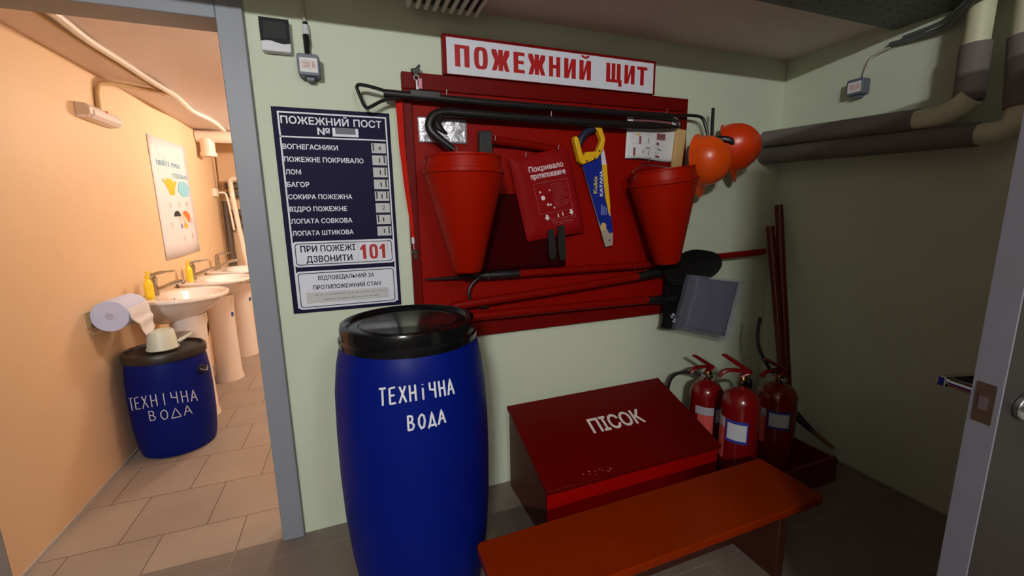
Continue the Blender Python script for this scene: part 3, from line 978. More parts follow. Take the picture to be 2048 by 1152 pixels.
# helmets
def make_helmet(label, m, ctr, axis, roll):
    z = Vector(axis).normalized()
    y = Vector((0, 0, 1)) - z * z.z
    y = y.normalized()
    x = y.cross(z)
    M = Matrix((x, y, z)).transposed() @ Matrix.Rotation(math.radians(roll), 3, 'Z')
    c = Vector(ctr)
    t = thing('hard_hat', label, 'helmet', ctr, 'orange hard hats on the hook')
    b = nb()
    prof = []
    for k in range(13):
        a = PI / 2 * k / 12
        prof.append((max(0.001, math.cos(a)), math.sin(a)))
    seg = 40
    rings = []
    for r, h in prof:
        rg = []
        for s in range(seg):
            a = 2 * PI * s / seg
            p = V(0.100 * r * math.cos(a), 0.122 * r * math.sin(a), 0.135 * h ** 0.9)
            ridge = 0.006 * math.exp(-(p.x / 0.012) ** 2) * min(1, h * 2)
            p.z += ridge
            rg.append(M @ p + c)
        rings.append(rg)
    rings.insert(0, [M @ V(0.108 * math.cos(2 * PI * s / seg), 0.132 * math.sin(2 * PI * s / seg), -0.004) + c for s in range(seg)])
    rings.insert(0, [M @ V(0.104 * math.cos(2 * PI * s / seg), 0.127 * math.sin(2 * PI * s / seg), -0.008) + c for s in range(seg)])
    inner = [[M @ V(0.094 * r * math.cos(2 * PI * s / seg), 0.116 * r * math.sin(2 * PI * s / seg), 0.128 * h ** 0.9 - 0.004) + c for s in range(seg)] for r, h in prof]
    loops(b, list(reversed(inner)) + rings)
    obj('shell', b, m, t)
    b = nb()
    outp, inp = [], []
    for s in range(13):
        a = -PI / 2 + math.radians(-62 + 124 * s / 12)
        k = math.cos((s - 6) / 6 * PI / 2) ** 0.7 if abs(s - 6) < 6 else 0
        inp.append((0.104 * math.cos(a), 0.127 * math.sin(a), -0.004))
        outp.append((0.108 * math.cos(a), 0.130 * math.sin(a) - 0.045 * k, -0.016 * k - 0.004))
    P = [M @ Vector(p) + c for p in inp] + [M @ Vector(p) + c for p in reversed(outp)]
    n_ = len(inp)
    up = [b.verts.new(M @ Vector(p) + c) for p in inp]
    uo = [b.verts.new(M @ Vector(p) + c) for p in outp]
    dn = [b.verts.new(M @ (Vector(p) - V(0, 0, 0.004)) + c) for p in inp]
    do = [b.verts.new(M @ (Vector(p) - V(0, 0, 0.004)) + c) for p in outp]
    for i in range(n_ - 1):
        b.faces.new((up[i], up[i + 1], uo[i + 1], uo[i]))
        b.faces.new((dn[i], do[i], do[i + 1], dn[i + 1]))
        b.faces.new((uo[i], uo[i + 1], do[i + 1], do[i]))
        b.faces.new((up[i], dn[i], dn[i + 1], up[i + 1]))
    obj('peak', b, m, t)
    return t


make_helmet('lighter orange hard hat hanging against the edge of the red board', ORANGEHARD, (1.625, -0.135, 1.560), (0.35, -0.92, 0.05), 20)
make_helmet('deeper orange hard hat hanging nearest the insulated pipes', ORANGEDEEP, (1.850, -0.100, 1.632), (0.45, -0.80, 0.25), 25)
t = thing('wall_hook', 'black upright wall hook sticking up above the orange hard hats', 'hook', (1.73, 0, 1.66))
b = nb(); tube(b, [(1.722, -0.10, 1.66), (1.720, -0.10, 1.822)], 0.008, 8)
obj('upright', b, BLACK, t)
b = nb(); tube(b, catmull([(1.72, 0.0, 1.675), (1.72, -0.06, 1.675), (1.73, -0.12, 1.672), (1.765, -0.16, 1.665), (1.79, -0.17, 1.645)], 4), 0.016, 10)
obj('arm', b, BLACK, t)

# ------------------------------------------------------------------ long tools at the foot of the board
t = thing('fire_gaff', 'long red pole with a black spear and curved hook, uppermost of the lower tools', 'gaff', (1.2, -0.06, 1.05))
b = nb(); tube(b, [(0.66, -0.06, 1.060), (1.35, -0.06, 1.058), (2.205, -0.06, 1.086)], 0.0175, 14)
obj('shaft', b, REDHANDLE, t)
b = nb(); tube(b, [(0.505, -0.06, 1.0625), (0.53, -0.06, 1.0625), (0.69, -0.06, 1.060)], [0.012, 0.018, 0.019], 14)
obj('socket', b, BLACK, t)
b = nb(); tube(b, [(0.52, -0.06, 1.063), (0.40, -0.06, 1.063), (0.268, -0.06, 1.064)], [0.010, 0.008, 0.003], 10)
obj('spear', b, BLACK, t)
b = nb(); tube(b, catmull([(0.525, -0.062, 1.060), (0.49, -0.066, 1.048), (0.462, -0.07, 1.022), (0.452, -0.072, 0.990), (0.463, -0.072, 0.958), (0.49, -0.07, 0.935), (0.538, -0.068, 0.922)], 6), [0.007] * 36 + [0.004], 8)
obj('curved_hook', b, BLACK, t)

def dished(b, loop, rings_, fdepth, thick=0.003):
    """pointed or round shovel blade: loop of (x,z) shrunk to its centre, with depth fdepth(u,v)"""
    cx = sum(p[0] for p in loop) / len(loop); cz = sum(p[1] for p in loop) / len(loop)
    R = []
    for k in range(rings_ + 1):
        s = 1 - k / rings_ * 0.98
        R.append([(cx + (p[0] - cx) * s, fdepth(s), cz + (p[1] - cz) * s) for p in loop])
    back = [[(p[0], p[1] + thick, p[2]) for p in r] for r in R]
    loops(b, list(reversed(back)) + R)


t = thing('scoop_shovel', 'shovel with a rounded black scoop blade and a red handle', 'shovel', (1.0, -0.07, 0.97))
b = nb(); tube(b, [(0.38, -0.07, 0.942), (0.84, -0.07, 0.968), (1.36, -0.07, 1.004)], 0.0195, 14)
obj('handle', b, REDHANDLE, t)
b = nb(); tube(b, [(1.33, -0.07, 1.002), (1.42, -0.07, 1.012), (1.52, -0.075, 1.030)], [0.020, 0.023, 0.03], 14)
obj('socket', b, BLADE, t)
b = nb()
lp = [(1.44, 1.035), (1.47, 0.985), (1.50, 0.955), (1.60, 0.945), (1.70, 0.955), (1.78, 0.985), (1.825, 1.03), (1.815, 1.075), (1.775, 1.105), (1.70, 1.122), (1.62, 1.128), (1.55, 1.11), (1.48, 1.06)]
lp = [(p.x, p.y) for p in catmull([V(a, c, 0) for a, c in lp + lp[:1]], 3)][:-1]
dished(b, lp, 5, lambda s: -0.122 + 0.03 * (1 - s ** 2))
obj('blade', b, BLADE, t)

t = thing('spade_shovel', 'spade with a squarish black blade marked 59 and a red handle', 'spade', (1.0, -0.08, 0.88))
b = nb(); tube(b, [(0.43, -0.08, 0.890), (0.84, -0.08, 0.888), (1.42, -0.08, 0.880)], 0.0195, 14)
obj('handle', b, REDHANDLE, t)
b = nb(); tube(b, [(1.385, -0.08, 0.880), (1.46, -0.08, 0.876), (1.55, -0.082, 0.872)], [0.020, 0.022, 0.028], 14)
obj('socket', b, BLADE, t)
b = nb()
lp = [(1.478, 0.99), (1.474, 0.92), (1.466, 0.83), (1.468, 0.765), (1.455, 0.735), (1.50, 0.720), (1.60, 0.715), (1.70, 0.73), (1.80, 0.78), (1.85, 0.86), (1.81, 0.94), (1.72, 0.985), (1.60, 1.00), (1.52, 1.005)]
dished(b, lp, 5, lambda s: -0.105 + 0.015 * (1 - s ** 2))
obj('blade', b, BLADE, t)
b = nb(); a_ = math.radians(-68)
c_, s_ = math.cos(a_), math.sin(a_)
text(b, '59', 0, 0.055, 0, 0.026, offset=0.02, f=lambda u, v: (1.499 + u * c_ - v * s_, -0.122, 0.800 + u * s_ + v * c_))
obj('number', b, WHITE, t, flat=True)

# plastic packet hanging from the spade
t = thing('plastic_packet', 'grey see-through plastic packet hanging over the black spade', 'packet', (1.75, -0.12, 0.7))
QA, QB, QC, QD = V(1.570, -0.145, 1.008), V(1.965, -0.125, 0.946), V(1.885, -0.128, 0.618), V(1.492, -0.145, 0.738)
def qq(u, v):
    return QA.lerp(QB, u).lerp(QD.lerp(QC, u), v)
def sheet(b, u0, v0, u1, v1, dy, amp, n=14):
    G = [[b.verts.new(qq(u0 + (u1 - u0) * i / n, v0 + (v1 - v0) * j / n) + V(0, dy + amp * math.sin(i * 1.1 + j * 0.4) * math.sin(j * 0.7), 0)) for i in range(n + 1)] for j in range(n + 1)]
    for j in range(n):
        for i in range(n):
            b.faces.new((G[j][i], G[j][i + 1], G[j + 1][i + 1], G[j + 1][i]))
b = nb(); sheet(b, 0, 0, 1, 1, 0, 0.003); sheet(b, 0, 0, 1, 1, -0.022, 0.003)
obj('film', b, CLEARGREY, t)
b = nb(); sheet(b, 0.20, 0.04, 0.95, 0.94, -0.006, 0.002); o = obj('packed_cloth', b, PACKIN, t)
md = o.modifiers.new('thickness', 'SOLIDIFY'); md.thickness = 0.010
b = nb(); tube(b, catmull([qq(0.985, 0.12) + V(0, -0.02, 0), qq(0.955, 0.4) + V(0, -0.026, 0), qq(0.97, 0.7) + V(0, -0.024, 0), qq(0.985, 0.9) + V(0, -0.02, 0)], 5), 0.006, 8)
obj('folded_edge', b, mat('shiny_film', (180, 180, 200), 0.1, alpha=0.45), t)

# ------------------------------------------------------------------ red poles in the corner
b = nb(); tube(b, [(2.196, -0.337, 0.0), (2.292, -0.058, 1.345)], 0.021, 14)
tag(obj('leaning_pole', b, REDPOLE, angle=60), 'dark red pole leaning in the corner, the taller of two', 'pole', 'red poles in the corner')
b = nb(); tube(b, [(2.152, -0.36, 0.0), (2.256, -0.045, 1.225)], 0.021, 14)
tag(obj('leaning_pole', b, REDPOLE, angle=60), 'dark red pole leaning in the corner, the shorter of two', 'pole', 'red poles in the corner')

# ------------------------------------------------------------------ extinguishers
def band(b, r, z0, z1, a0, a1, seg=14):
    n = seg
    A_ = [[b.verts.new((r * math.cos(a0 + (a1 - a0) * k / n), r * math.sin(a0 + (a1 - a0) * k / n), z)) for k in range(n + 1)] for z in (z0, z1)]
    for k in range(n):
        b.faces.new((A_[0][k], A_[0][k + 1], A_[1][k + 1], A_[1][k]))


def make_ext(label):
    t = thing('fire_extinguisher', label, 'fire extinguisher', (0, 0, 0), 'red extinguishers beside the sand box')
    b = nb(); lathe(b, [(0.0, 0.0), (0.066, 0.0), (0.076, 0.012), (0.078, 0.03), (0.078, 0.37), (0.074, 0.395), (0.060, 0.418), (0.035, 0.432), (0.020, 0.436), (0.018, 0.45)], seg=40, cap0=False)
    obj('cylinder', b, EXTRED, t)
    b = nb(); lathe(b, [(0.020, 0.445), (0.020, 0.475), (0.014, 0.485)], seg=16)
    v = obj('valve', b, BRASS, t)
    b = nb(); tube(b, [(0, 0.028, 0.462), (0, 0.020, 0.462)], 0.013, 12)
    for q in b.verts:
        q.co = Matrix.Rotation(PI, 3, 'Z') @ q.co
    obj('pressure_gauge', b, CHROME, v)
    b = nb(); tube(b, catmull([(-0.01, 0, 0.482), (0.02, 0, 0.500), (-0.05, 0, 0.508), (-0.085, 0, 0.500), (-0.10, 0, 0.482)], 4), 0.008, 8, flat=1.6)
    obj('carry_handle', b, EXTRED, v)
    b = nb(); tube(b, [(0.03, 0, 0.500), (-0.03, 0, 0.535), (-0.08, 0, 0.565), (-0.095, 0, 0.568)], [0.008, 0.009, 0.008, 0.004], 8, flat=1.6)
    obj('squeeze_lever', b, EXTRED, v)
    b = nb(); band(b, 0.0786, 0.285, 0.325, math.radians(195), math.radians(262))
    obj('top_label', b, LABELGREY, t)
    b = nb(); band(b, 0.0786, 0.155, 0.284, math.radians(205), math.radians(262))
    obj('picture_label', b, LABELRED, t)
    b = nb(); band(b, 0.0786, 0.235, 0.325, math.radians(266), math.radians(332))
    bl = obj('blue_label', b, LABELBLUE, t)
    b = nb(); band(b, 0.0790, 0.247, 0.313, math.radians(271), math.radians(328))
    obj('label_face', b, mat('label_white', (206, 208, 216), 0.45), bl)
    return t


e1 = make_ext('red extinguisher between the sand box and the wall, pale band label')
e2 = copy_tree(e1)
e3 = copy_tree(e1)
e1.location = (1.660, -0.235, 0.0); e1.rotation_euler = (0, 0, math.radians(-8)); e1.scale = (1, 1, 1.06)
e2.location = (1.625, -0.470, 0.0); e2.rotation_euler = (0, 0, math.radians(-86)); e2.scale = (1.05, 1.05, 1.19)
e2['label'] = 'front red extinguisher with blue framed white label by the sand box corner'
e3.location = (1.945, -0.41, 0.012); e3.rotation_euler = (0, 0, math.radians(-72)); e3.scale = (1.14, 1.14, 1.04)
e3['label'] = 'darkest red extinguisher standing before the two leaning poles'
for e, a in ((e2, 58), (e3, 68)):
    for ch in e.children:
        if ch.name.startswith('valve'):
            ch.rotation_euler = (0, 0, math.radians(a))


def hose(t, pts, r=0.0085):
    """hose given in world space, kept in the extinguisher's own axes"""
    inv = (Matrix.Translation(t.location) @ Matrix.Rotation(t.rotation_euler.z, 4, 'Z') @ Matrix.Diagonal((*t.scale, 1))).inverted()
    P_ = catmull(pts, 6)
    p, q = Vector(pts[0]), P_[3]
    for nm, path, rr, m in (('hose', P_, r, BLACKRUB), ('hose_fitting', [p, p + (q - p).normalized() * 0.022], r + 0.002, CHROME)):
        b = nb(); tube(b, path, rr, 10)
        for v in b.verts:
            v.co = inv @ v.co
        o = obj(nm, b, m)
        o.parent = t


hose(e1, [(1.645, -0.235, 0.485), (1.60, -0.19, 0.496), (1.565, -0.13, 0.476), (1.542, -0.10, 0.43), (1.54, -0.085, 0.34), (1.55, -0.08, 0.2)])
hose(e2, [(1.645, -0.465, 0.548), (1.70, -0.42, 0.535), (1.80, -0.37, 0.485), (1.84, -0.33, 0.40), (1.84, -0.31, 0.30)])
hose(e3, [(1.945, -0.40, 0.497), (1.925, -0.37, 0.53), (1.89, -0.33, 0.63), (1.895, -0.31, 0.71), (1.903, -0.31, 0.785)])

# low red tray the far extinguisher stands in
t = thing('low_tray', 'low dark red wooden tray on the floor around the far extinguisher', 'tray', (1.97, -0.4, 0))
b = nb(); box(b, 1.785, -0.595, 0, 2.12, -0.245, 0.012); obj('bottom', b, REDPOLE, t)
for a in ((1.785, -0.61, 2.12, -0.595), (1.785, -0.245, 2.12, -0.23), (1.77, -0.61, 1.785, -0.23), (2.12, -0.61, 2.135, -0.23)):
    b = nb(); box(b, a[0], a[1], 0, a[2], a[3], 0.135 if a[1] < -0.59 and a[2] - a[0] > 0.1 else 0.12)
    obj('side_board', b, REDPOLE, t, bevel=0.002)
t = thing('dark_stick', 'dark stick with a brown tip lying over the low red tray edge', 'stick', (2.2, -0.5, 0.15))
b = nb(); tube(b, [(2.08, -0.27, 0.335), (2.12, -0.37, 0.262), (2.155, -0.46, 0.19)], [0.030, 0.026, 0.014], 10)
obj('dark_wrap', b, BLACKRUB, t)
b = nb(); tube(b, [(2.155, -0.46, 0.19), (2.195, -0.55, 0.128)], [0.013, 0.010], 8)
obj('brown_tip', b, BROWNWOOD, t)

# ------------------------------------------------------------------ sand box
t = thing('sand_box', 'red sand box with a sloping lid and white lettering', 'box', (1.08, -0.25, 0))
SX0, SX1 = 0.632, 1.525
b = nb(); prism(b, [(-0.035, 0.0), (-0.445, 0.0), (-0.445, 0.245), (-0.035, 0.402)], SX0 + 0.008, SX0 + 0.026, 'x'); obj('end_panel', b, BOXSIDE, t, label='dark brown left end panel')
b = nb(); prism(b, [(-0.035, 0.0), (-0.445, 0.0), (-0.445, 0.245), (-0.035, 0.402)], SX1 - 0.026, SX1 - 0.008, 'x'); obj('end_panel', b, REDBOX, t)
b = nb(); box(b, SX0 + 0.008, -0.458, 0, SX1 - 0.008, -0.440, 0.244); obj('front_panel', b, mat('bright_red_box_front', (156, 3, 0), 0.35, var=0.05, spec=0.12), t, bevel=0.001)
b = nb(); box(b, SX0 + 0.026, -0.045, 0, SX1 - 0.026, -0.030, 0.40); obj('rear_panel', b, REDBOX, t)
m_ = (0.418 - 0.256) / (0.445)
b = nb(); prism(b, [(-0.025, 0.418), (-0.470, 0.256), (-0.468, 0.238), (-0.025, 0.400)], SX0, SX1, 'x')
lid = obj('lid', b, REDBOX, t, bevel=0.002)
b = nb()
text(b, 'ПІСОК', 0.968, 1.258, 0.0, 0.086, offset=0.03, nrm=(0, -0.34, 0.94), f=lambda u, v: (u + 0.05 * (v - 0.04), -0.270 + v * 0.94, 0.418 + m_ * (-0.270 + v * 0.94 + 0.025) + 0.0008))
obj('lettering', b, mat('white_box_letters', (226, 214, 210), 0.6), lid, flat=True)
b = nb()
for k in range(14):
    x = 0.86 + random.uniform(-0.05, 0.09); y = -0.455 + random.uniform(0, 0.03) ; s = random.uniform(0.001, 0.0035)
    b.faces.new([b.verts.new((x + s * 1.6 * math.cos(a), y + s * math.sin(a), 0.418 + m_ * (y + s * math.sin(a) + 0.025) + 0.0006)) for a in (0, 1.3, 2.4, 3.5, 4.9)])
obj('paint_chips', b, mat('chipped_paint', (210, 120, 110), 0.6), lid, flat=True)

# ------------------------------------------------------------------ bench
t = thing('bench', 'low orange varnished bench in front of the red sand box', 'bench', (0.9, -0.79, 0))
b = nb(); prism(b, rrect_pts(0.292, -0.922, 1.53, -0.658, 0.018, 4), 0.27, 0.30, 'z')
obj('seat', b, BENCH, t, bevel=0.004)
for x in (0.46, 1.36):
    b = nb(); box(b, x - 0.02, -0.90, 0, x + 0.02, -0.68, 0.27); obj('leg', b, BENCHLEG, t, bevel=0.003)
b = nb(); box(b, 0.48, -0.80, 0.10, 1.34, -0.78, 0.16); obj('stretcher', b, BENCHLEG, t)

# ------------------------------------------------------------------ lettered barrels
GLY = {
    'Т': [[(0, 1), (1, 1)], [(0.45, 1), (0.5, 0)], [(0.4, 0), (0.62, 0)]],
    'Е': [[(0.9, 1), (0.1, 0.95), (0.15, 0), (0.95, 0.03)], [(0.12, 0.5), (0.8, 0.52)]],
    'Х': [[(0.1, 1), (0.95, 0)], [(0.9, 1), (0.05, 0)]],
    'Н': [[(0.1, 1), (0.12, 0)], [(0.85, 1), (0.88, 0)], [(0.1, 0.5), (0.88, 0.52)]],
    'І': [[(0.5, 0.72), (0.5, 0)], [(0.48, 0.92), (0.5, 0.96)]],
    'I': [[(0.5, 1.0), (0.5, 0)]],
    'Ч': [[(0.1, 1), (0.12, 0.55), (0.8, 0.5)], [(0.85, 1), (0.85, 0)]],
    'А': [[(0, 0), (0.45, 1), (0.95, 0)], [(0.2, 0.35), (0.75, 0.35)]],
    'В': [[(0.1, 0), (0.1, 1), (0.6, 0.95), (0.7, 0.75), (0.55, 0.55), (0.1, 0.52)], [(0.55, 0.53), (0.85, 0.3), (0.65, 0.05), (0.1, 0)]],
    'О': [[(0.5, 1), (0.15, 0.75), (0.1, 0.35), (0.4, 0), (0.75, 0.1), (0.9, 0.5), (0.8, 0.85), (0.5, 1)]],
    'Д': [[(0.0, -0.08), (0.05, 0.08), (0.95, 0.08), (1.0, -0.08)], [(0.12, 0.08), (0.5, 1), (0.85, 0.08)]],
    'D': [[(-0.1, 0.0), (0.45, 1), (1.0, 0.02), (-0.1, 0.0)]],
}


def handwriting(b, words, surf, r):
    """words: (string, a0, a1, z0, z1, height0, height1) along the angle a, on the surface surf(a, z)"""
    for s, a0, a1, zl, zr, h, hump in words:
        n = len(s)
        pitch = (a1 - a0) / n
        for i, ch in enumerate(s):
            for st in GLY[ch]:
                pts = []
                for k in range(len(st) - 1):
                    (u0, v0), (u1, v1) = st[k], st[k + 1]
                    m = 4
                    for q in range(m + (1 if k == len(st) - 2 else 0)):
                        u, v = u0 + (u1 - u0) * q / m, v0 + (v1 - v0) * q / m
                        f = (i + 0.08 + u * 0.72) / n
                        a = a0 + (a1 - a0) * f
                        pts.append(surf(a, zl + (zr - zl) * f + hump * math.sin(PI * f) + v * h))
                tube(b, pts, r, 6)


def prof_r(prof, z):
    for (r0, z0), (r1, z1) in zip(prof, prof[1:]):
        if z0 <= z <= z1 and z1 > z0:
            return r0 + (r1 - r0) * (z - z0) / (z1 - z0)
    return prof[-1][0]


cx, cy = 0.155, -0.42
t = thing('water_barrel', 'tall blue plastic barrel with black lid in front of the board', 'barrel', (cx, cy, 0))
PR = [(0.0, 0.0), (0.185, 0.0), (0.205, 0.015), (0.218, 0.08), (0.235, 0.20), (0.246, 0.35), (0.250, 0.50), (0.249, 0.65), (0.244, 0.78), (0.233, 0.87), (0.220, 0.925), (0.205, 0.95), (0.0, 0.95)]
b = nb(); lathe(b, PR, cx, cy, seg=72, cap0=False, cap1=False); obj('barrel_body', b, BARREL, t)
b = nb(); lathe(b, [(0.213, 0.928), (0.220, 0.931), (0.222, 0.950), (0.216, 0.957), (0.216, 0.984), (0.212, 0.995), (0.202, 0.997), (0.194, 0.993), (0.188, 0.983), (0.160, 0.983), (0.155, 0.987), (0.148, 0.983), (0.0, 0.983)], cx, cy, seg=72, cap0=False, cap1=False)
obj('lid', b, mat('black_lid_plastic', (14, 14, 16), 0.16, spec=0.3), t)
b = nb()
rad_ = math.radians
surf = lambda a, z: (cx + (prof_r(PR, z) + 0.001) * math.cos(a), cy + (prof_r(PR, z) + 0.001) * math.sin(a), z)
handwriting(b, [('ТЕХНІЧНА', rad_(-120), rad_(-66), 0.804, 0.806, 0.046, 0.008), ('ВОДА', rad_(-102), rad_(-74.5), 0.728, 0.730, 0.043, 0.0)], surf, 0.0032)
obj('handwriting', b, CHALK, t)

dx, dy = -1.055, 1.085
t = thing('water_drum', 'short blue lidded drum in the washroom by the paper roll', 'drum', (dx, dy, 0))
PD = [(0.0, 0.0), (0.160, 0.0), (0.178, 0.012), (0.188, 0.06), (0.197, 0.18), (0.199, 0.33), (0.196, 0.45), (0.188, 0.53), (0.178, 0.57), (0.0, 0.57)]
b = nb(); lathe(b, PD, dx, dy, seg=64, cap0=False, cap1=False); obj('drum_body', b, DRUMBLUE, t)
b = nb(); lathe(b, [(0.180, 0.555), (0.192, 0.558), (0.194, 0.590), (0.187, 0.604), (0.176, 0.606), (0.168, 0.592), (0.0, 0.590)], dx, dy, seg=64, cap0=False, cap1=False); obj('lid', b, mat('black_drum_lid', (30, 28, 28), 0.4), t)
for a in (rad_(-22), rad_(158)):
    b = nb(); c_, s_ = math.cos(a), math.sin(a)
    tube(b, [(dx + c_ * 0.185, dy + s_ * 0.185, 0.47), (dx + c_ * 0.215, dy + s_ * 0.215, 0.47)], [0.030, 0.022], 12)
    tube(b, [(dx + c_ * 0.205 - s_ * 0.03, dy + s_ * 0.205 + c_ * 0.03, 0.475), (dx + c_ * 0.222, dy + s_ * 0.222, 0.455), (dx + c_ * 0.205 + s_ * 0.03, dy + s_ * 0.205 - c_ * 0.03, 0.475)], 0.010, 8)
    obj('lug', b, mat('dark_blue_lug', (14, 18, 44), 0.4), t)
b = nb()
surf2 = lambda a, z: (dx + (prof_r(PD, z) + 0.001) * math.cos(a), dy + (prof_r(PD, z) + 0.001) * math.sin(a), z)
handwriting(b, [('ТЕХНIЧНА', rad_(-138), rad_(-36), 0.302, 0.297, 0.068, 0.03), ('ВОDА', rad_(-106), rad_(-46), 0.250, 0.238, 0.056, 0.0)], surf2, 0.0024)
obj('handwriting', b, mat('thin_white_chalk', (205, 205, 212), 0.8), t)

# dipper on the drum
t = thing('plastic_dipper', 'pale grey plastic dipper turned upside down on the drum lid', 'dipper', (-1.05, 1.05, 0.595))
b = nb(); lathe(b, [(0.074, 0.0), (0.076, 0.004), (0.070, 0.020), (0.060, 0.098), (0.055, 0.107), (0.046, 0.105), (0.0, 0.105)], -1.05, 1.05, 0.606, seg=40, cap0=False, cap1=False)
obj('cup', b, SAGE, t)
b = nb(); tube(b, [(-0.985, 1.08, 0.632), (-0.955, 1.095, 0.648), (-0.925, 1.115, 0.664)], [0.012, 0.010, 0.008], 8, flat=1.4)
obj('handle', b, SAGE, t)

# ------------------------------------------------------------------ pipes on the right wall
PX = 2.21
t = thing('insulated_pipe', 'upper grey insulated pipe on the right wall with pale elbow', 'pipe', (PX, -0.4, 1.7), 'insulated pipes on the right wall')
b = nb(); tube(b, [(PX, 0.0, 1.708), (PX, -0.69, 1.677)], 0.0445, 24); obj('horizontal_insulation', b, PIPEGREY, t)
b = nb(); tube(b, catmull([(PX - 0.005, -0.68, 1.677), (PX - 0.01, -0.74, 1.674), (PX - 0.015, -0.775, 1.676), (PX - 0.02, -0.82, 1.690), (PX - 0.02, -0.858, 1.722)], 5), [0.037] * 8 + [0.040] * 13, 20); obj('elbow', b, PIPEPALE, t)
b = nb(); tube(b, [(PX - 0.012, -0.755, 1.6745), (PX - 0.013, -0.764, 1.6747)], 0.0405, 20); obj('elbow_collar', b, PIPEPALE, t)
b = nb(); tube(b, [(PX + 0.005, -0.838, 1.715), (PX + 0.005, -0.835, 1.915)], 0.044, 24); obj('vertical_insulation', b, PIPEGREY, t)
b = nb(); tube(b, [(PX + 0.005, -0.835, 1.91), (PX + 0.005, -0.835, ZC)], 0.037, 20); obj('riser', b, PIPEPALE, t)
t = thing('insulated_pipe', 'lower grey insulated pipe on the right wall below its twin', 'pipe', (PX, -0.4, 1.6), 'insulated pipes on the right wall')
b = nb(); tube(b, [(PX, 0.0, 1.619), (PX, -0.885, 1.588)], 0.0445, 24); obj('horizontal_insulation', b, PIPEGREY, t)
b = nb(); tube(b, catmull([(PX, -0.88, 1.588), (PX, -0.94, 1.589), (PX, -0.975, 1.606), (PX, -0.985, 1.645), (PX, -0.985, 1.70)], 5), 0.038, 20); obj('elbow', b, PIPEPALE, t)
b = nb(); tube(b, [(PX, -0.985, 1.665), (PX, -0.965, 1.90)], 0.046, 24); obj('vertical_insulation', b, PIPEGREY, t)
b = nb(); tube(b, [(PX, -0.967, 1.89), (PX, -0.96, ZC)], 0.038, 20); obj('riser', b, PIPEPALE, t)
b = nb(); tube(b, catmull([(2.312, -0.50, 2.040), (2.305, -0.60, 2.032), (2.28, -0.71, 2.032), (2.20, -0.79, 2.040), (2.13, -0.86, 2.055), (2.12, -1.0, 2.09)], 6), 0.010, 10)
tube(b, catmull([(2.308, -0.55, 2.050), (2.27, -0.70, 2.050), (2.19, -0.78, 2.058), (2.125, -0.88, 2.075), (2.11, -1.0, 2.10)], 6), 0.008, 8)
tag(obj('cable_bundle', b, mat('glossy_grey_cable', (92, 96, 98), 0.3)), 'dark cables looping off the end of the perforated tray', 'cable')

# ceiling grille
t = thing('ceiling_grille', 'white ribbed vent grille under the ceiling at the top edge', 'vent', (0.4, -0.2, ZC))
b = nb(); box(b, 0.262, -0.36, 2.098, 0.518, -0.08, ZC); obj('backing', b, mat('grille_dark', (60, 52, 46), 0.7), t)
for k in range(9):
    b = nb(); x = 0.262 + 0.256 * k / 8
    tube(b, catmull([(x, -0.365, 2.128), (x, -0.365, 2.098), (x, -0.34, 2.086), (x, -0.10, 2.086), (x, -0.075, 2.098), (x, -0.075, 2.128)], 3), 0.0085, 8)
    obj('slat', b, mat('grille_white', (206, 200, 188), 0.5), t)

# ------------------------------------------------------------------ door leaf on the right
d = V(0.970, -0.242, 0); nrm = V(0.242, 0.970, 0)
P1 = V(0.985, -1.440, 0)
t = thing('door_1', 'open grey door leaf seen edge on', 'door', P1)
t['kind'] = 'structure'
def leaf(b, s0, s1, n0, n1, z0, z1):
    q = [P1 + d * s + nrm * n_ + V(0, 0, z) for s in (s0, s1) for n_ in (n0, n1) for z in (z0, z1)]
    vs = [b.verts.new(p) for p in q]
    for f in ((0, 1, 3, 2), (4, 6, 7, 5), (0, 4, 5, 1), (2, 3, 7, 6), (0, 2, 6, 4), (1, 5, 7, 3)):
        b.faces.new([vs[i] for i in f])
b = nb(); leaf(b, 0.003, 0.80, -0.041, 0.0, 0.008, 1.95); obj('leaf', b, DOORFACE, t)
b = nb(); leaf(b, 0.0, 0.003, -0.041, 0.0, 0.008, 1.95); obj('edge_strip', b, DOOREDGE, t)
b = nb(); leaf(b, -0.0012, 0.001, -0.034, -0.007, 0.965, 1.035); pl = obj('latch_plate', b, mat('worn_brown_plate', (96, 80, 66), 0.4, 0.6), t)
b = nb(); leaf(b, -0.003, -0.001, -0.027, -0.014, 0.988, 1.012); obj('latch_bolt', b, STEEL, pl)
for sg, n0 in ((1, 0.0), (-1, -0.041)):
    b = nb()
    base = P1 + d * 0.045 + nrm * n0 + V(0, 0, 1.0)
    tube(b, [base, base + nrm * sg * 0.010], 0.022, 18)
    tube(b, [base, base + nrm * sg * 0.072], 0.009, 12)
    q = []
    for s0, n1, z1 in ((-0.012, 0.064, -0.010), (-0.012, 0.064, 0.010), (-0.012, 0.078, 0.010), (-0.012, 0.078, -0.010)):
        q.append([base + d * (s0 if k == 0 else 0.125) + nrm * sg * (n1 if k == 0 else n1 - 0.004) + V(0, 0, z1) for k in (0, 1)])
    A_ = [b.verts.new(x[0]) for x in q]; B_ = [b.verts.new(x[1]) for x in q]
    b.faces.new(A_); b.faces.new(B_[::-1])
    for k in range(4):
        b.faces.new((A_[k], B_[k], B_[(k + 1) % 4], A_[(k + 1) % 4]))
    obj('lever_handle', b, CHROME, t, bevel=0.002)

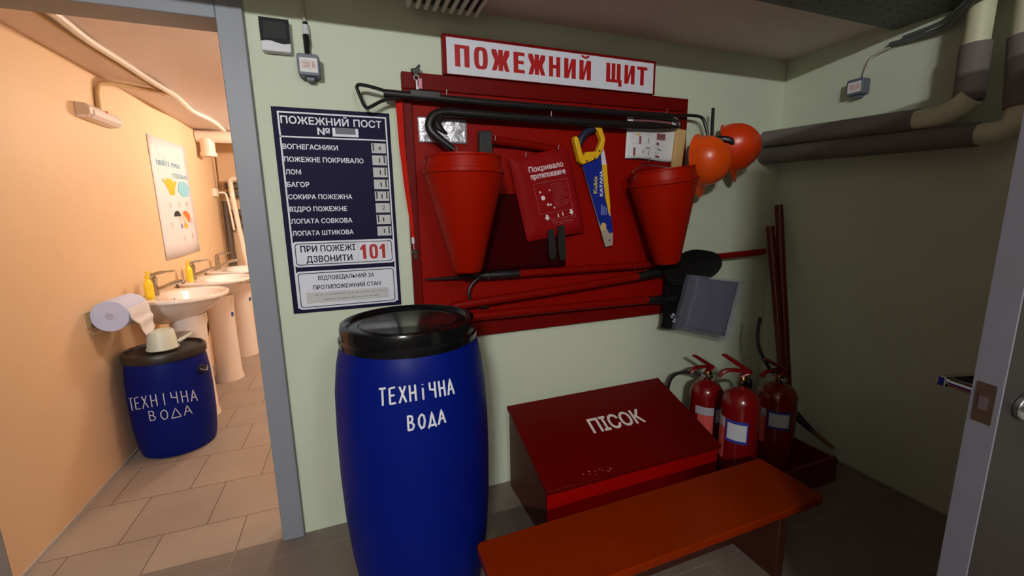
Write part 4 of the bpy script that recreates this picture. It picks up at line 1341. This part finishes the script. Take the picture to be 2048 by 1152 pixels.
# ------------------------------------------------------------------ washroom
def make_sink(label):
    t = thing('pedestal_sink', label, 'sink', (0, 0, 0), 'white pedestal sinks along the peach wall')
    N = 48
    def ol(w_, dp, cxx, z, k=0.55):
        pts = []
        for i in range(N):
            a = 2 * PI * i / N
            c_, s_ = math.cos(a), math.sin(a)
            xx = dp * s_ if s_ > 0 else -dp * abs(s_) ** k
            yy = w_ * c_ if s_ > 0 else w_ * math.copysign(abs(c_) ** k, c_)
            pts.append((cxx + xx, yy, z))
        return pts
    rings = [ol(0.09, 0.09, 0.16, 0.675), ol(0.13, 0.12, 0.165, 0.70), ol(0.20, 0.17, 0.185, 0.745), ol(0.25, 0.205, 0.21, 0.795), ol(0.268, 0.222, 0.224, 0.825), ol(0.28, 0.228, 0.229, 0.83), ol(0.282, 0.228, 0.229, 0.846), ol(0.276, 0.224, 0.229, 0.851),
             ol(0.225, 0.150, 0.280, 0.848, 1), ol(0.215, 0.140, 0.280, 0.838, 1), ol(0.18, 0.115, 0.275, 0.79, 1), ol(0.10, 0.07, 0.27, 0.755, 1), ol(0.02, 0.02, 0.27, 0.748, 1)]
    b = nb(); loops(b, rings); obj('basin', b, CERAMIC, t, angle=60)
    b = nb(); rings = []
    for z, w_, dp in ((0, 0.118, 0.105), (0.02, 0.116, 0.103), (0.05, 0.106, 0.095), (0.35, 0.100, 0.090), (0.60, 0.104, 0.094), (0.71, 0.115, 0.105)):
        rings.append([(0.215 + dp * math.sin(2 * PI * i / 32), w_ * math.cos(2 * PI * i / 32), z) for i in range(32)])
    loops(b, rings); obj('pedestal', b, CERAMIC, t, angle=60)
    b = nb(); tube(b, [(0.065, 0, 0.848), (0.065, 0, 0.93), (0.068, 0, 0.965)], [0.022, 0.019, 0.021], 14)
    tube(b, catmull([(0.07, 0, 0.885), (0.12, 0, 0.90), (0.18, 0, 0.925), (0.215, 0, 0.928), (0.222, 0, 0.912)], 4), [0.013] * 12 + [0.011] * 5, 10)
    tube(b, catmull([(0.06, 0, 0.965), (0.075, 0, 0.985), (0.12, 0, 0.995), (0.18, 0, 1.0)], 4), [0.016] * 4 + [0.010] * 5 + [0.006] * 4, 8, flat=1.5)
    obj('faucet', b, mat('brushed_chrome', (176, 168, 158), 0.25, 1.0), t)
    b = nb(); tube(b, [(0.155, 0, 0.815), (0.16, 0, 0.812)], 0.008, 10); obj('overflow_hole', b, INK, t)
    b = nb(); tube(b, catmull([(0.12, 0.05, 0.70), (0.115, 0.13, 0.60), (0.06, 0.125, 0.35), (0.03, 0.10, 0.12), (0.03, 0.1, 0.02)], 4), 0.010, 8); obj('drain_hose', b, BROWNWOOD, t)
    return t


s1 = make_sink('nearest white pedestal sink, next to the paper roll')
s2 = copy_tree(s1); s3 = copy_tree(s1)
s1.location = (XL, 1.475, 0)
s2.location = (XL, 2.19, 0); s2['label'] = 'middle white pedestal sink with a small blue sticker'
s3.location = (XL, 2.87, 0); s3['label'] = 'farthest white pedestal sink near the washroom corner'
for s, zz, nm in ((s2, 0.55, 'sticker'), (s3, 0.55, 'sticker')):
    b = nb(); ph = rad_(-20 if s is s2 else -25)
    band(b, 0.1, zz - 0.018, zz + 0.018, ph - 0.16, ph + 0.16, 6)
    for v in b.verts:
        v.co.x = v.co.x * 0.935 + 0.215; v.co.y = v.co.y * 1.04
    o = obj(nm, b, BLUESTICK); o.parent = s

def make_soap(label):
    t = thing('soap_bottle', label, 'soap bottle', (0, 0, 0), 'yellow soap bottles on the sinks')
    b = nb(); rings = []
    for z, s in ((0, 0.94), (0.006, 1), (0.085, 1), (0.10, 0.9), (0.112, 0.6), (0.118, 0.42), (0.128, 0.42)):
        rings.append([(0.022 * s * math.sin(2 * PI * i / 24), 0.032 * s * math.cos(2 * PI * i / 24), z) for i in range(24)])
    loops(b, rings); obj('bottle', b, mat('soap_yellow', (246, 208, 44), 0.4), t)
    b = nb(); lathe(b, [(0.013, 0.126), (0.013, 0.142), (0.005, 0.144), (0.005, 0.156), (0.010, 0.158), (0.010, 0.166)], seg=16)
    tube(b, [(0, 0, 0.162), (0.028, 0, 0.160)], 0.004, 8); obj('pump', b, mat('soap_yellow', (246, 208, 44), 0.4), t)
    return t


p1 = make_soap('yellow pump soap bottle on the nearest sink')
p2 = copy_tree(p1)
p1.location = (XL + 0.085, 1.345, 0.8505)
p2.location = (XL + 0.075, 2.075, 0.8505); p2['label'] = 'yellow pump soap bottle on the middle sink'

# paper roll on its wall holder
t = thing('paper_towel_roll', 'pale blue paper towel roll on a wall holder with a hanging sheet', 'paper roll', (XL, 1.0, 0.85))
RX, RZ, RA, RB = -1.178, 0.847, 0.865, 1.10
b = nb(); tube(b, [(RX, RA, RZ), (RX, RB, RZ)], 0.078, 40)
obj('roll', b, ROLLPAPER, t)
b = nb(); tube(b, [(RX, RA - 0.003, RZ), (RX, RA + 0.001, RZ)], 0.018, 16); obj('core', b, mat('core_card', (180, 182, 206), 0.8), t)
b = nb(); box(b, XL, RA - 0.02, RZ - 0.05, XL + 0.010, RB + 0.015, RZ + 0.03); tube(b, [(XL + 0.006, RA - 0.01, RZ - 0.07), (XL + 0.02, RA - 0.011, RZ - 0.085), (XL + 0.05, RA - 0.011, RZ - 0.07)], 0.004, 6); obj('holder', b, mat('tan_holder', (150, 130, 96), 0.5), t)
b = nb()
prof = catmull([(RX + 0.074, 0, RZ + 0.030), (RX + 0.080, 0, RZ), (RX + 0.082, 0, RZ - 0.035), (RX + 0.092, 0, RZ - 0.062), (RX + 0.088, 0, RZ - 0.10), (RX + 0.096, 0, RZ - 0.145)], 4)
rows_ = []
for i, p in enumerate(prof):
    f = i / (len(prof) - 1)
    ya = RA + 0.004 + 0.11 * max(0, f - 0.3) * 1.4
    rows_.append([b.verts.new((p.x + 0.004 * math.sin(k * 0.9 + f * 4) * f, ya + (RB - 0.004 - ya) * k / 8, p.z + 0.025 * f * f * (k / 8))) for k in range(9)])
for i in range(len(rows_) - 1):
    for k in range(8):
        b.faces.new((rows_[i][k], rows_[i][k + 1], rows_[i + 1][k + 1], rows_[i + 1][k]))
o = obj('hanging_sheet', b, mat('white_tissue', (220, 218, 224), 0.8), t); md = o.modifiers.new('thickness', 'SOLIDIFY'); md.thickness = 0.0012

# emergency lamp
t = thing('emergency_lamp', 'white emergency lamp with a small red light on the peach wall', 'lamp', (XL, 1.3, 1.88))
b = nb(); prism(b, [(XL, 1.85), (XL + 0.045, 1.855), (XL + 0.062, 1.872), (XL + 0.062, 1.905), (XL + 0.045, 1.922), (XL, 1.925)], 1.10, 1.43); obj('body', b, mat('emergency_white', (226, 210, 202), 0.4), t, bevel=0.004)
b = nb(); prism(b, [(XL + 0.047, 1.853), (XL + 0.068, 1.870), (XL + 0.068, 1.893), (XL + 0.060, 1.900)], 1.13, 1.42); obj('diffuser', b, mat('diffuser', (232, 224, 226), 0.2), t, bevel=0.002)
b = nb(); tube(b, [(XL + 0.060, 1.27, 1.910), (XL + 0.066, 1.27, 1.910)], 0.007, 10); obj('indicator', b, mat('red_indicator', (226, 90, 60), 0.3), t)
b = nb(); tube(b, catmull([(-1.02, 1.66, 2.118), (-1.06, 1.60, 2.112), (-1.15, 1.50, 2.105), (-1.23, 1.37, 2.085), (-1.250, 1.33, 2.04), (-1.250, 1.31, 1.92)], 6), 0.012, 10); obj('cable', b, mat('tan_cable', (196, 166, 120), 0.5), t)

# ceiling cable ducts
b = nb()
pts = []
for k in range(15):
    y = 0.12 + 2.78 * k / 14
    pts.append((-1.015 + 0.012 * math.sin(k * 1.1), y, 2.117 + 0.006 * math.sin(k * 1.7)))
tube(b, catmull(pts, 4), 0.014, 8, flat=1.3)
tag(obj('cable_duct', b, CABLEWHITE), 'white cable duct running along the washroom ceiling', 'cable')
b = nb(); tube(b, catmull([(p[0] - 0.05 - 0.01 * math.sin(i), p[1], 2.119) for i, p in enumerate(pts[:9])], 4), 0.008, 8)
tag(obj('cable', b, mat('tan_cable', (196, 166, 120), 0.5)), 'thin tan cable beside the white ceiling duct', 'cable')

# poster
t = thing('poster', 'white hand washing poster with cartoon drawings on the peach wall', 'poster', (XL, 2.27, 1.03))
def pf2(u, v, dd=0.003):
    return (XL + dd, 1.915 + 0.725 * u, 1.032 + 0.875 * v + 0.015 * u)
b = nb()
n = 8
G = [[b.verts.new(Vector(pf2(i / n, j / n)) + V(0.003 * (1 - j / n) * (1 - math.cos(i)), 0, 0)) for i in range(n + 1)] for j in range(n + 1)]
for j in range(n):
    for i in range(n):
        b.faces.new((G[j][i], G[j][i + 1], G[j + 1][i + 1], G[j + 1][i]))
o = obj('sheet', b, POSTERP, t); md = o.modifiers.new('thickness', 'SOLIDIFY'); md.thickness = 0.002
def blob(b, u, v, ru, rv, n=20, f=None, dd=0.0085):
    b.faces.new([b.verts.new(pf2(u + ru * math.cos(2 * PI * k / n) * (f(k) if f else 1), v + rv * math.sin(2 * PI * k / n) * (f(k) if f else 1), dd)) for k in range(n)])
b = nb(); text(b, 'МИЙТЕ РУКИ', 0.12, 0.74, 0.775, 0.042, offset=0.03, nrm=(1, 0, 0), f=lambda u, v: pf2(u, v, 0.0085)); text(b, 'СПІЛЬНО', 0.48, 0.93, 0.685, 0.042, offset=0.03, nrm=(1, 0, 0), f=lambda u, v: pf2(u, v, 0.0085))
obj('lettering', b, SKYBLUE, t, flat=True)
b = nb(); blob(b, 0.76, 0.595, 0.17, 0.072, 24, lambda k: 1 + 0.06 * math.sin(k * 1.6)); obj('blue_splash', b, SKYBLUE, t, flat=True)
b = nb(); b.faces.new([b.verts.new(pf2(u, v, 0.0085)) for u, v in ((0.34, 0.535), (0.46, 0.535), (0.50, 0.60), (0.57, 0.655), (0.53, 0.66), (0.47, 0.635), (0.45, 0.672), (0.30, 0.675), (0.29, 0.64), (0.22, 0.668), (0.19, 0.66), (0.28, 0.60))]); obj('yellow_hand', b, POSTYEL, t, flat=True)
b = nb(); blob(b, 0.46, 0.335, 0.085, 0.045); blob(b, 0.66, 0.33, 0.085, 0.045); obj('faces', b, SKINTONE, t, flat=True)
b = nb(); b.faces.new([b.verts.new(pf2(0.45 + 0.10 * math.cos(a), 0.35 + 0.05 * math.sin(a), 0.009)) for a in [PI * k / 10 for k in range(11)]]); obj('dark_hair', b, INK, t, flat=True)
b = nb(); b.faces.new([b.verts.new(pf2(0.70 + 0.13 * math.cos(a), 0.335 + 0.062 * math.sin(a), 0.009)) for a in [-0.9 + 3.3 * k / 12 for k in range(13)]]); obj('red_hair', b, POSTORANGE, t, flat=True)
b = nb(); blob(b, 0.50, 0.262, 0.055, 0.028); obj('purple_sleeve', b, POSTPURPLE, t, flat=True)
b = nb(); blob(b, 0.66, 0.262, 0.06, 0.025); obj('yellow_sleeve', b, POSTYEL, t, flat=True)
b = nb()
for u, v in ((0.30, 0.45), (0.55, 0.45), (0.26, 0.28), (0.28, 0.15), (0.56, 0.15), (0.88, 0.30), (0.80, 0.46), (0.84, 0.16)):
    blob(b, u, v, 0.035, 0.026, 10, None, 0.0085)
    b.faces.new([b.verts.new(pf2(u - 0.07 + a, v - 0.045 + c, 0.0085)) for a, c in ((0, 0), (0.14, 0), (0.14, 0.003), (0, 0.003))])
obj('small_drawings', b, mat('poster_faint', (216, 196, 190), 0.6), t, flat=True)

# white waste pipe with tee
t = thing('waste_pipe', 'thick white plastic waste pipe with a tee high in the washroom corner', 'pipe', (-1.0, 3.3, 2.07))
b = nb(); tube(b, [(-1.258, 3.0, 2.07), (-0.3, 3.0, 2.07)], 0.055, 28); obj('pipe_run', b, PVC, t)
b = nb(); tube(b, [(-1.18, 3.0, 2.05), (-1.18, 3.0, 1.91)], 0.058, 28); tube(b, [(-1.18, 3.0, 1.925), (-1.18, 3.0, 1.89)], 0.066, 28); obj('tee_branch', b, PVC, t)

for lab, z, r in (('upper grey pipe on the far washroom wall', 1.66, 0.035), ('second grey pipe on the far washroom wall', 1.57, 0.032), ('third grey pipe on the far washroom wall', 1.37, 0.045), ('lowest grey pipe on the far washroom wall', 1.26, 0.05)):
    b = nb(); tube(b, [(-1.20, 3.53, z), (0.8, 3.53, z - 0.02)], r, 16)
    tag(obj('wall_pipe', b, DARKGREY), lab, 'pipe', 'grey pipes on the far washroom wall')
b = nb(); tube(b, [(-1.215, 3.50, 0.0), (-1.215, 3.50, 1.5)], 0.032, 14)
tag(obj('standpipe', b, DARKGREY), 'grey standpipe in the far washroom corner behind the sinks', 'pipe')
b = nb(); tube(b, [(-1.235, 3.40, 0.9), (-1.225, 3.40, 1.95)], 0.008, 8)
tag(obj('corner_cable', b, mat('brown_cable', (120, 84, 50), 0.6)), 'thin brown cable dropping below the white tee', 'cable')
b = nb(); tube(b, catmull([(-0.6, 3.42, 1.725), (-1.05, 3.42, 1.725), (-1.115, 3.42, 1.715), (-1.13, 3.42, 1.66), (-1.11, 3.42, 1.3), (-1.07, 3.40, 0.80)], 6), 0.024, 14)
tag(obj('water_pipe', b, PVC), 'white bent water pipe coming down behind the far sink', 'pipe')
t = thing('junction_box', 'small white junction box in the far washroom corner', 'junction box', (-1.25, 3.3, 1.57))
b = nb(); box(b, XL, 3.27, 1.54, XL + 0.035, 3.36, 1.62); obj('box', b, PVC, t, bevel=0.004)
b = nb(); tube(b, catmull([(-1.23, 3.36, 1.58), (-1.18, 3.40, 1.57), (-1.16, 3.385, 1.45), (-1.14, 3.375, 1.2)], 5), 0.010, 8); obj('white_cable', b, PVC, t)
t = thing('grey_bucket', 'small grey bucket on the floor behind the middle sink pedestal', 'bucket', (-1.17, 2.02, 0))
b = nb(); lathe(b, [(0.0, 0.0), (0.055, 0.0), (0.07, 0.16), (0.074, 0.165), (0.068, 0.165), (0.053, 0.006), (0.0, 0.006)], -1.175, 1.98, seg=24, cap0=False, cap1=False)
obj('bucket_body', b, mat('grey_bucket_plastic', (120, 122, 116), 0.5), t)
